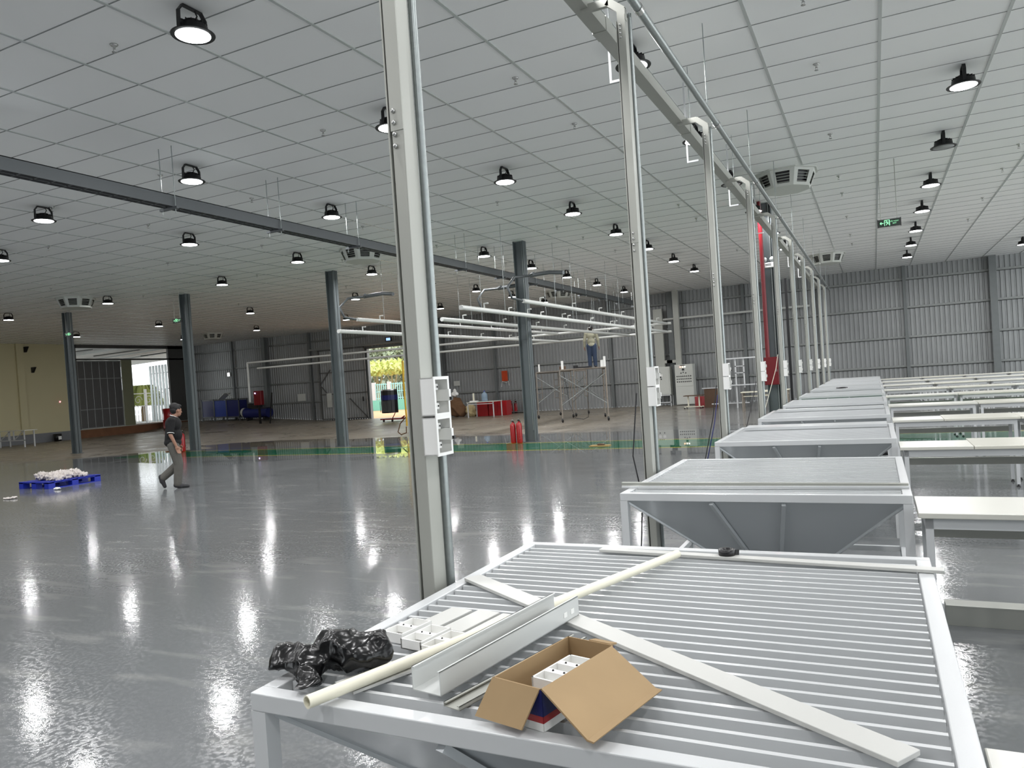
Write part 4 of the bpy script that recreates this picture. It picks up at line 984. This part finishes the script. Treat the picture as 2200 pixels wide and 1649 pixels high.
# ------------------------------------------------------------ rolling scaffold
def make_scaf(c, name, label):
    # c = four floor points: near left, near right, far right, far left
    t = thing('scaffold', label, 'scaffold', (c[0][0], c[0][1], 0)); o0 = Vector((c[0][0], c[0][1], 0)); P = [Vector((x, y, 0))-o0 for x, y in c]; Z = 1.83
    for (a, b) in ((0, 3), (1, 2)):
        fr = MB()
        for q in (a, b): fr.tube([P[q]+V(0,0,0.12), P[q]+V(0,0,Z)], 0.022, 8)
        i1 = P[a].lerp(P[b], 0.22); i2 = P[a].lerp(P[b], 0.78)
        for q in (i1, i2): fr.tube([q+V(0,0,0.75), q+V(0,0,Z-0.1)], 0.013, 6)
        fr.tube([P[a]+V(0,0,Z-0.03), P[b]+V(0,0,Z-0.03)], 0.02, 8); fr.tube([P[a]+V(0,0,0.75), i1+V(0,0,0.75)], 0.013, 6); fr.tube([P[b]+V(0,0,0.75), i2+V(0,0,0.75)], 0.013, 6)
        for z in (1.0, 1.25, 1.5): fr.tube([P[a]+V(0,0,z), i1+V(0,0,z)], 0.01, 6); fr.tube([P[b]+V(0,0,z), i2+V(0,0,z)], 0.01, 6)
        build('end_frame', fr, RUST, t)
    for a, b in ((0, 1), (3, 2)):
        build('cross_brace', MB().tube([P[a]+V(0,0,1.65), P[b]+V(0,0,0.6)], 0.016, 6), GALV, t); build('cross_brace', MB().tube([P[a]+V(0,0,0.6), P[b]+V(0,0,1.65)], 0.016, 6), GALV, t)
    for q in P:
        cs = build('castor', MB().lathe([(0.012,-0.0), (0.065,0.0), (0.075,0.008), (0.075,0.032), (0.065,0.04), (0.012,0.04)], n=16).xf(Matrix.Translation(q+V(-0.02,0,0.076)) @ Matrix.Rotation(PI/2, 4, 'Y')), BLACK, t)
        build('fork', MB().box(q+V(-0.03,-0.03,0.1), q+V(0.03,0.03,0.13)), STEEL, cs)
    pl = MB(); up_ = [q+V(0,0,Z) for q in P]
    pl.add(up_+[q+V(0,0,0.03) for q in up_], [(0,1,2,3),(4,5,6,7),(0,1,5,4),(1,2,6,5),(2,3,7,6),(3,0,4,7)]); build('plank_deck', pl, RUST, t)
    return t
make_scaf([(-9.9, 24.2), (-8.3, 24.45), (-9.15, 26.6), (-10.55, 26.9)], 'a', 'nearer rolling scaffold under the standing worker, with black castors')
make_scaf([(-12.1, 27.1), (-10.7, 27.6), (-10.8, 29.3), (-11.9, 28.9)], 'b', 'farther rolling scaffold at left behind the nearer one')
for k, (x, y, z0, s_, m_, nm) in enumerate([(-9.85, 24.35, SCZ, (0.07, 0.07, 0.3), WHITE2, 'white upright tube standing at left end of scaffold deck'), (-10.35, 25.6, SCZ, (0.2, 0.15, 0.13), BROWN, 'brown box on the left end of scaffold deck'), (-9.6, 25.0, SCZ, (0.14, 0.12, 0.12), BLACK, 'small dark box in the middle of scaffold deck'), (-8.5, 24.7, SCZ, (0.1, 0.08, 0.24), WHITE2, 'white container at right end of scaffold deck, left one'), (-8.38, 24.62, SCZ+0.0, (0.08, 0.03, 0.36), WHITE2, 'tall white notice at the right end of scaffold deck'), (-12.0, 27.2, SCZ, (0.06, 0.04, 0.3), WHITE2, 'white frame standing on the farther scaffold corner'), (-9.25, 24.95, SCZ, (0.5, 0.12, 0.06), BLACK, 'dark tools lying beside worker feet on scaffold deck')]):
    o = build('scaffold_item', MB().box((-s_[0]/2, -s_[1]/2, 0), (s_[0]/2, s_[1]/2, s_[2])), m_, bevel=0.006); o.name = ['tube', 'tool_box', 'small_box', 'container', 'notice_board', 'display_frame', 'tool_bundle'][k]; o.location = (x, y, z0); tag(o, nm, ['tube', 'box', 'box', 'container', 'notice', 'frame', 'tools'][k])
tag(build('hanging_cable', MB().tube([(-10.2,25.3,1.8), (-10.0,25.2,0.6), (-9.8,25.2,0.08), (-9.5,25.2,0.03), (-9.35,25.3,0.1), (-9.3,25.3,1.0), (-9.3,25.4,1.8)], 0.01, 6), BLACK), 'loop of thin dark cable hanging under the nearer scaffold', 'cable')

# ------------------------------------------------------------ things along the back wall
def bx(name, label, cat, m, a, b, bevel=0.004, group=None, parent=None):
    o = build(name, MB().box(a, b), m, parent, bevel=bevel)
    if label: tag(o, label, cat, group)
    return o
def frame_table(name, label, x0, x1, y0, y1, z, m, topm, grp=None, shelf=None):
    t = thing(name, label, 'table', (x0, y0, 0)); W_, D_ = x1-x0, y1-y0
    build('table_top', MB().box((0,0,z-0.03), (W_,D_,z)), topm, t)
    for a in (0.02, W_-0.06):
        for b in (0.02, D_-0.06): build('leg', MB().box((a,b,0), (a+0.04,b+0.04,z-0.03)), m, t)
    fr = MB().box((0.02,0.02,z-0.12), (W_-0.02,0.05,z-0.09)); 
    if shelf: fr.box((0.02,0.02,shelf), (W_-0.02,D_-0.02,shelf+0.03))
    build('rail', fr, m, t); return t
frame_table('white_table', 'white metal table holding the water bottle near the back wall', -16.95, -15.55, 29.9, 30.8, 0.72, WHITE, TOP)
t = thing('water_bottle', 'big clear blue water bottle on the white table', 'water bottle', (-16.2, 30.3, 0.72))
build('bottle_body', MB().lathe([(0.0,0), (0.13,0.0), (0.14,0.02), (0.14,0.12), (0.132,0.14), (0.14,0.16), (0.14,0.3), (0.1,0.38), (0.035,0.42), (0.035,0.46)], n=20), mat('water bottle plastic', rgb(170, 195, 215), 0.1, var=0.05, trans=0.5), t); build('cap', MB().lathe([(0.038,0.45), (0.038,0.485), (0,0.485)], n=12), BLUE, t)
t = thing('desk_fan', 'slim white upright holder on tray beside the water bottle', 'holder', (-16.72, 30.2, 0.72)); build('tray', MB().box((-0.16,-0.12,0), (0.2,0.12,0.05)), WHITE2, t); build('stem', MB().box((-0.03,-0.03,0.05), (0.03,0.03,0.4)), PVC, t); t.name = 'upright_holder'
bx('red_cabinet', 'red metal cabinet under the white table, left one', 'cabinet', RED, (-17.0, 31.0, 0), (-16.45, 31.5, 0.68), group='red cabinets')
t = thing('red_cabinet', 'red metal two-door cabinet behind the white table, right one', 'cabinet', (-16.4, 31.0, 0), 0, 'red cabinets'); build('cabinet_body', MB().box((0,0,0), (0.95,0.5,0.68)), RED, t); build('door', MB().box((0.02,-0.015,0.03), (0.465,0,0.65)), RED, t); build('door', MB().box((0.485,-0.015,0.03), (0.93,0,0.65)), RED, t)
frame_table('thin_bench', 'thin grey metal bench standing above two extinguishers by back wall', -16.5, -15.0, 32.4, 33.1, 0.62, GALV, GALV, shelf=0.05)
o = blob('brown_sack', mat('brown sack cloth', rgb(104, 76, 52), 0.9, var=0.15), [((0,0,0.45),(0.5,0.35,0.45)), ((-0.1,0,0.75),(0.4,0.3,0.25)), ((0.25,0,0.3),(0.32,0.3,0.32))], 0.03, 0.06, 0.4); o.location = (-18.35, 31.3, 0.0); tag(o, 'large brown sack standing near the back wall right of the doorway', 'sack')
o = blob('beige_sack', mat('beige sack cloth', rgb(186, 170, 128), 0.9, var=0.2), [((0,0,0.28),(0.28,0.22,0.3)), ((0.1,0,0.12),(0.32,0.24,0.14))], 0.025, 0.05, 0.2); o.location = (-17.55, 31.35, 0.0); tag(o, 'smaller beige sack leaning beside the brown sack', 'sack')
o = blob('white_bag', WHITE2, [((0,0,0.1),(0.2,0.15,0.12)), ((0,0,0.25),(0.08,0.08,0.12))], 0.02, 0.04, 0.2); o.location = (-18.35, 31.3, 1.0); tag(o, 'white knotted plastic bag sitting on top of brown sack', 'bag')
# wall sheets
for nm, lb, ct, m_, x0, z0, x1, z1 in [('notice_sheet', 'pale square sheet fixed on the dark back wall left of the doorway', 'notice', GRY, -30.35, 1.2, -29.75, 1.62), ('notice_sheet', 'tall white notice sheet on the sliding door leaf', 'notice', GRY, -27.95, 0.75, -27.6, 1.55), ('notice_sheet', 'small pale sheet on back wall above the brown sack', 'notice', GRY, -19.75, 1.5, -19.4, 1.75)]:
    yy_ = YW-0.362 if 'door leaf' in lb else YW-0.08
    bx(nm, lb, ct, m_, (x0, yy_-0.012, z0), (x1, yy_, z1), 0)
t = thing('orange_banner', 'orange red cloth and cables hanging on back wall left of the middle column', 'banner', (-16.75, YW-0.1, 1.3))
bn = MB()
for k in range(6): bn.box((-0.16+k*0.055, -0.03-0.02*(k%2), 0.28), (-0.16+k*0.055+0.055, -0.01-0.02*(k%2), 0.8))
build('cloth', bn, mat('orange cloth', rgb(190, 70, 30), 0.8, var=0.2), t); build('cord', MB().tube([(-0.2,-0.03,0.0), (-0.15,-0.03,0.28), (0.1,-0.03,0.2), (0.2,-0.03,0.28), (0.22,-0.03,0.05)], 0.015, 6), WHITE2, t)
t = thing('wall_conduit', 'thin white conduit with end ball running down back wall behind the middle column', 'conduit', (-17.25, YW-0.1, 0)); build('pipe', MB().tube([(0,0,1.45), (0,0,CEIL)], 0.022, 8), PW, t); build('end_cap', MB().ball((0,0,1.42), 0.05, 8, 6), BLACK, t)
# wall lamp pixels, machine, bins at far left
t = thing('wall_floodlight', 'small white lit floodlight on the dark back wall at left', 'floodlight', (-35.65, YW-0.1, 3.1)); build('case', MB().box((-0.11,-0.06,-0.12), (0.11,0,0.14)), WHITE2, t); build('lens', MB().box((-0.09,-0.065,-0.1), (0.09,-0.06,0.1)), mat('flood glow', (1,1,1,1), 0.5, emit=(1,1,1,1), es=2), t)
for k, (x, y) in enumerate(((-36.6, 32.2), (-35.35, 32.0), (-34.25, 31.9))):
    zf = floor_z(x, y)
    t = thing('blue_cabinet_cart', 'blue panelled bin in a grey frame by the back wall, %s' % ['leftmost, partly behind column', 'middle one', 'rightmost'][k], 'bin', (x, y, zf), 0, 'blue framed bins')
    build('panel', MB().box((0.04,0.02,0.25), (0.98,0.7,1.2)), DBLUE if k != 1 else mat('lighter blue panel', rgb(40, 66, 150), 0.4), t)
    fr = MB()
    for a in (0, 0.98):
        for b in (0, 0.66): fr.box((a,b,0), (a+0.05,b+0.05,1.28))
    for z in (0.2, 1.22): fr.box((0,0,z), (1.03,0.05,z+0.06)); fr.box((0,0.66,z), (1.03,0.71,z+0.06)); fr.box((0,0,z), (0.05,0.7,z+0.06)); fr.box((0.98,0,z), (1.03,0.7,z+0.06))
    build('frame', fr, TRAY, t)
    if k == 1: build('folded_lid', MB().bar((0.3,0.3,1.28), (0.85,0.3,1.62), 0.5, 0.03).bar((0.85,0.3,1.62), (1.3,0.3,1.3), 0.04, 0.03), GRY, t)
t = thing('air_compressor', 'dark blue tank machine with pale wheel on the floor by back wall', 'compressor', (-32.3, 32.2, floor_z(-32.3, 32.2)))
build('tank', MB().tube([(-0.7,0,0.45), (1.1,0,0.45)], 0.3, 16), DBLUE, t); build('motor', MB().box((-0.3,-0.2,0.72), (0.4,0.2,1.0)), BLACK, t); build('wheel', MB().tube([(-0.85,-0.05,0.5), (-0.75,-0.05,0.5)], 0.26, 16), GRY, t)
build('support', MB().box((-0.5,-0.2,0), (-0.4,0.2,0.2)).box((0.8,-0.2,0), (0.9,0.2,0.2)), BLACK, t)
t = thing('red_control_box', 'dark red control box with a small blue light on a black stand', 'control box', (-31.0, 31.2, 0.2)); build('case', MB().box((-0.25,-0.1,0.95), (0.3,0.15,1.75)), DRED, t, bevel=0.03); build('indicator', MB().ball((-0.1,-0.11,1.62), 0.035, 8, 6), mat('blue led', (0.4,0.4,1,1), 0.5, emit=(0.5,0.45,1,1), es=8), t); build('stand', MB().box((-0.4,-0.15,0.75), (0.7,0.2,0.8)).box((-0.05,0,-0.1), (0.05,0.08,0.95)).bar((0.75,0,-0.1), (0.95,0.1,1.6), 0.05, 0.05), BLACK, t)
t = thing('red_drum', 'bright red drum container behind the walking man and second column', 'drum', (-37.4, 30.6, floor_z(-37.4, 30.6)+0.0)); build('drum_body', MB().lathe([(0,0), (0.42,0), (0.44,0.03), (0.42,0.06), (0.42,0.5), (0.44,0.52), (0.42,0.54), (0.42,1.15), (0.44,1.18), (0,1.18)], n=24), RED, t); build('bung', MB().lathe([(0.05,1.18), (0.05,1.21), (0,1.21)], (0.2,0,0), 10), BLACK, t)
# evaporative fan cart in the doorway
t = thing('cooler_fan', 'tall black and blue drum fan on a red trolley standing in doorway', 'fan', (-21.15, 29.8, 0))
build('case', MB().prism([(0.42*math.cos(a*PI/8), 0.36*math.sin(a*PI/8)) for a in range(16)], 0.42, 1.5), BLACK, t); build('blue_band', MB().prism([(0.43*math.cos(a*PI/8), 0.37*math.sin(a*PI/8)) for a in range(16)], 1.05, 1.28), DBLUE, t)
build('lid', MB().prism([(0.4*math.cos(a*PI/8), 0.34*math.sin(a*PI/8)) for a in range(16)], 1.5, 1.56), STEEL, t); gb = MB()
for k in range(9): gb.box((-0.3+k*0.075, -0.385, 0.48), (-0.28+k*0.075, -0.37, 1.0))
build('grille', gb, GALV, t); build('trolley', MB().box((-0.4,-0.3,0.1), (0.75,0.3,0.16)).bar((0.75,-0.2,0.13), (0.95,-0.2,0.25), 0.06, 0.05).bar((0.3,-0.3,0.13), (0.5,-0.3,0.42), 0.03, 0.03), DRED, t)
for s_ in (-0.25, 0.25): build('castor', MB().lathe([(0.01,0), (0.06,0), (0.06,0.04), (0.01,0.04)], n=12).xf(Matrix.Translation((s_, -0.25, 0.06)) @ Matrix.Rotation(PI/2, 4, 'Y')), BLACK, t)
tag(build('yellow_hose', MB().tube([(-14.26,21,2.5), (-14.28,21,1.8), (-14.26,21,0.7), (-14.25,20.98,0.3)], 0.03, 10), mat('yellow hose', rgb(190, 150, 30), 0.5)), 'yellow vertical hose beside the nearest post at the doorway side', 'hose')
tag(build('hose_loop', MB().tube([(-14.22,20.9,0.28), (-14.2,20.85,0.08), (-14.38,20.8,0.025), (-14.5,20.8,0.12), (-14.42,20.85,0.4), (-14.22,20.9,0.6)], 0.02, 8), mat('brown hose', rgb(80, 50, 20), 0.5)), 'brown hose loop resting on floor under the yellow hose', 'hose')
# electrical cabinets
t = thing('control_cabinet', 'grey electrical cabinet on white legs at back wall, left of the tall one', 'cabinet', (-9.15, 32.9, 0))
build('cabinet_body', MB().box((0,0,0.5), (0.95,0.45,1.75)), GRY, t, bevel=0.01); d_ = build('door', MB().box((0.02,-0.02,0.52), (0.9,0,1.73)), GRY, t, bevel=0.005)
build('meter', MB().box((0.3,-0.03,1.3), (0.42,-0.02,1.42)).box((0.5,-0.03,1.3), (0.62,-0.02,1.42)), WHITE2, d_); kb_ = MB()
for x in (0.36, 0.56): kb_.ball((x,-0.03,1.2), 0.028, 8, 6)
for x in (0.34, 0.43, 0.52): kb_.ball((x,-0.03,1.5), 0.02, 8, 6)
build('knobs', kb_, BLACK, d_); fr = MB()
for a in (0, 0.91):
    for b in (0, 0.41): fr.box((a,b,0), (a+0.04,b+0.04,0.5))
fr.box((0,0,0.46), (0.95,0.45,0.5)); fr.box((0,0,0.14), (0.95,0.04,0.18)); build('legs', fr, WHITE, t)
t = thing('control_cabinet', 'tall grey electrical cabinet with rows of black knobs at back wall', 'cabinet', (-7.95, 32.8, 0))
build('cabinet_body', MB().box((0,0,0.03), (0.8,0.5,1.8)), GRY, t, bevel=0.01); d_ = build('door', MB().box((0.02,-0.02,0.85), (0.78,0,1.78)), GRY, t); build('door', MB().box((0.02,-0.02,0.06), (0.78,0,0.83)), GRY, t)
kb_ = MB()
for r in range(3):
    for c in range(8): kb_.ball((0.1+c*0.085,-0.03,1.28-r*0.12), (0.024,0.02,0.03), 8, 6)
for x, z in ((0.28,1.42), (0.38,1.45), (0.49,1.42)): kb_.ball((x,-0.03,z), (0.024,0.02,0.03), 8, 6)
build('knobs', kb_, BLACK, d_); build('display', MB().box((0.33,-0.03,1.53), (0.43,-0.02,1.62)).box((0.26,-0.03,1.74), (0.46,-0.02,1.77)), BLACK, d_)
for x, c_ in ((0.26, (1,0.35,0.2,1)), (0.36, (1,0.8,0.6,1)), (0.46, (1,0.95,0.9,1))): build('indicator', MB().ball((x,-0.03,1.69), 0.022, 8, 6), mat('indicator %.2f' % x, c_, 0.5, emit=c_, es=5), d_)
for x0, x1, zt, nm in ((-8.85, -8.45, 4.35, 'wide beige vertical cable duct above the cabinet on legs'), (-7.95, -7.7, CEIL, 'narrow white vertical cable duct above the tall knob cabinet')):
    t = thing('cable_duct', nm, 'duct', (x0, YW-0.62, 0)); build('duct', MB().box((0,0,1.75), (x1-x0,0.2,zt)), POSTM, t); build('side_branch', MB().box((x1-x0 if x0 < -8 else -0.4, 0, 1.9), (x1-x0+0.35 if x0 < -8 else 0, 0.14, 2.03)), POSTM, t)
tag(build('wall_pipe', MB().tube([(-9.6, YW-0.45, 3.87), (-2.3, YW-0.45, 3.87)], 0.05, 10), PW), 'long pale pipe fixed high on the back wall between cabinets and hopper row', 'pipe')
# castor trolley, cartons, rack, tables right of cabinets
t = thing('trolley_table', 'low brown-topped trolley table on black castors in front of tall cabinet', 'table', (-6.9, 29.6, 0)); build('table_top', MB().box((0,0,0.5), (0.75,0.45,0.53)), BROWN, t)
for x in (0.12, 0.55): build('leg', MB().box((x,0.2,0.08), (x+0.05,0.25,0.5)), PVC, t)
build('foot_bar', MB().box((0,0.2,0.06), (0.75,0.26,0.09)).box((0.02,0,0.06), (0.07,0.45,0.09)).box((0.65,0,0.06), (0.7,0.45,0.09)), PVC, t)
for x in (0.03, 0.66):
    for y in (0, 0.4): build('castor', MB().ball((x,y+0.02,0.032), 0.032, 8, 6), BLACK, t)
bx('red_crate', 'small red crate on floor left of the brown board box', 'crate', RED, (-6.75, 31.0, 0), (-6.35, 31.35, 0.42))
t = thing('board_box', 'brown square board box under a thin white table frame', 'box', (-6.15, 30.0, 0)); build('carton', MB().box((0,0,0), (0.62,0.5,0.74)), BROWN, t); build('frame_top', MB().box((-0.08,-0.02,0.75), (0.72,0.5,0.79)), WHITE, t); build('frame_leg', MB().box((0.66,-0.02,0), (0.71,0.03,0.75)).box((-0.08,0.45,0), (-0.04,0.5,0.75)), WHITE, t)
t = thing('white_rack', 'white upright display rack with two long shelves near back wall', 'rack', (-5.2, 29.0, 0))
for x in (0.45, 0.75): build('upright', MB().box((x,0,0.75 if x > .5 else 0), (x+0.05,0.05,1.88)), WHITE, t)
build('shelf', MB().box((0,-0.1,0.84), (1.35,0.25,0.88)), WHITE, t); build('shelf', MB().box((0.0,-0.08,1.84), (1.3,0.05,1.89)), WHITE, t); build('crossbar', MB().box((0.45,0,1.3), (0.8,0.04,1.33)).box((0.45,0,1.55), (0.8,0.04,1.58)).box((-0.5,0.1,0.16), (0.9,0.14,0.2)), WHITE, t)
for k, (x, y) in enumerate(((-4.2, 26.5), (-3.7, 27.3))):
    t = thing('folding_table', '%s small cream-topped table with dark legs beside the fire cabinet column' % ['front', 'rear'][k], 'table', (x, y, 0), 0, 'small tables by the fire column')
    build('table_top', MB().box((0,0,0.64), (1.0,0.45,0.67)), PVC, t); build('shelf', MB().box((0.05,0.05,0.5), (0.95,0.4,0.52)), PVC, t)
    for a in (0.03, 0.92):
        for b in (0.03, 0.38): build('leg', MB().box((a,b,0), (a+0.045,b+0.045,0.64)), RUST, t)
# cables hanging by the posts
for k, (pts, m_, lb) in enumerate([
    ([(-1.56,5.25,1.45), (-1.60,5.2,1.0), (-1.55,5.2,0.7), (-1.57,5.15,0.3), (-1.62,5.1,0.06), (-1.7,5.0,0.01)], BLACK, 'thin black cable hanging down the left side of the second post'),
    ([(-1.55,8.22,1.4), (-1.6,8.18,1.05), (-1.72,8.1,0.5), (-1.85,8.0,0.01)], BLACK, 'dark cable hanging left of the third post'),
    ([(-1.54,8.2,1.3), (-1.58,8.15,1.0), (-1.68,8.08,0.55), (-1.8,7.95,0.01)], DBLUE, 'blue cable hanging left of the third post'),
    ([(-1.55,11.2,1.35), (-1.62,11.1,1.0), (-1.75,11.0,0.5), (-1.8,10.9,0.01)], BLACK, 'dark cable hanging left of the fourth post'),
    ([(-1.56,14.2,1.75), (-1.6,14.15,1.5), (-1.72,14.1,1.1), (-1.9,14.0,0.5), (-1.95,13.9,0.01)], PVC, 'cream cable slung across the red hose cabinet')]):
    tag(build('loose_cable', MB().tube(pts, 0.0055, 6), m_), lb, 'cable')
# bits on the floor
t = thing('wood_scrap', 'flat brown board scraps lying on the green walkway', 'scrap', (-5.85, 15.75, 0)); build('board', MB().box((0,0,0), (0.45,0.22,0.02)), mat('plywood', rgb(170, 140, 90), 0.8), t); build('lump', MB().ball((0.25,0.1,0.035), (0.1,0.06,0.025), 10, 6), BROWN, t)
# table and bucket by the cream wall
t = thing('white_bench', 'white tubular frame bench in front of the cream wall at far left', 'bench', (-37.6, 21.0, 0)); 
build('table_top', MB().box((0,0,0.76), (2.2,0.6,0.79)), TOPG, t); fr = MB()
for a in (0.1, 2.0):
    for b in (0.05, 0.5): fr.box((a,b,0), (a+0.05,b+0.05,0.76))
fr.box((0.1,0.05,0.3), (2.05,0.1,0.34)); fr.bar((0.2,0.07,0.34), (0.9,0.07,0.74), 0.03, 0.03); fr.bar((1.25,0.07,0.34), (1.95,0.07,0.74), 0.03, 0.03); fr.box((0.8,0.05,0.32), (0.84,0.1,0.76)); fr.box((1.2,0.05,0.32), (1.24,0.1,0.76)); build('frame', fr, WHITE, t)
t = thing('paint_bucket', 'dark bucket with pale label standing against the grey plinth', 'bucket', (XL+0.4, 24.5, 0)); build('pail', MB().lathe([(0,0), (0.17,0), (0.2,0.38), (0.19,0.38), (0.17,0.02)], n=18), BLACK, t); build('label_patch', MB().box((0.19,-0.08,0.08), (0.2,0.08,0.25)), WHITE2, t)
for k, (y, z, nm) in enumerate(((23.4, 4.95, 'small black bracket high on cream wall by the ceiling'), (23.7, 3.9, 'black wall bracket lamp on the cream wall'))):
    tag(build('wall_bracket', MB().prism([(0,0), (0.28,0.0), (0.06,-0.28), (0,-0.28)], -0.06, 0.06, 'y').xf(Matrix.Translation((XL, y, z))), BLACK), nm, 'bracket')
t = thing('alarm_light', 'tiny glowing red light on the cream wall', 'light', (XL, 25.0, 2.05)); build('base', MB().box((0,-0.05,-0.05), (0.04,0.05,0.05)), WHITE2, t); build('led', MB().ball((0.05,0,0), 0.03, 8, 6), mat('red led', (1,0.1,0.1,1), 0.5, emit=(1,0.15,0.15,1), es=6), t)
t = thing('door_sign', 'small blue lit sign above the back doorway', 'sign', (-23.45, YW-0.4, 4.25)); build('case', MB().box((-0.2,-0.03,-0.12), (0.2,0.03,0.12)), BLACK, t); build('screen', MB().box((-0.13,-0.035,-0.07), (0.13,-0.03,0.07)), mat('blue screen', (0.3,0.5,1,1), 0.5, emit=(0.35,0.55,1,1), es=1.0), t)
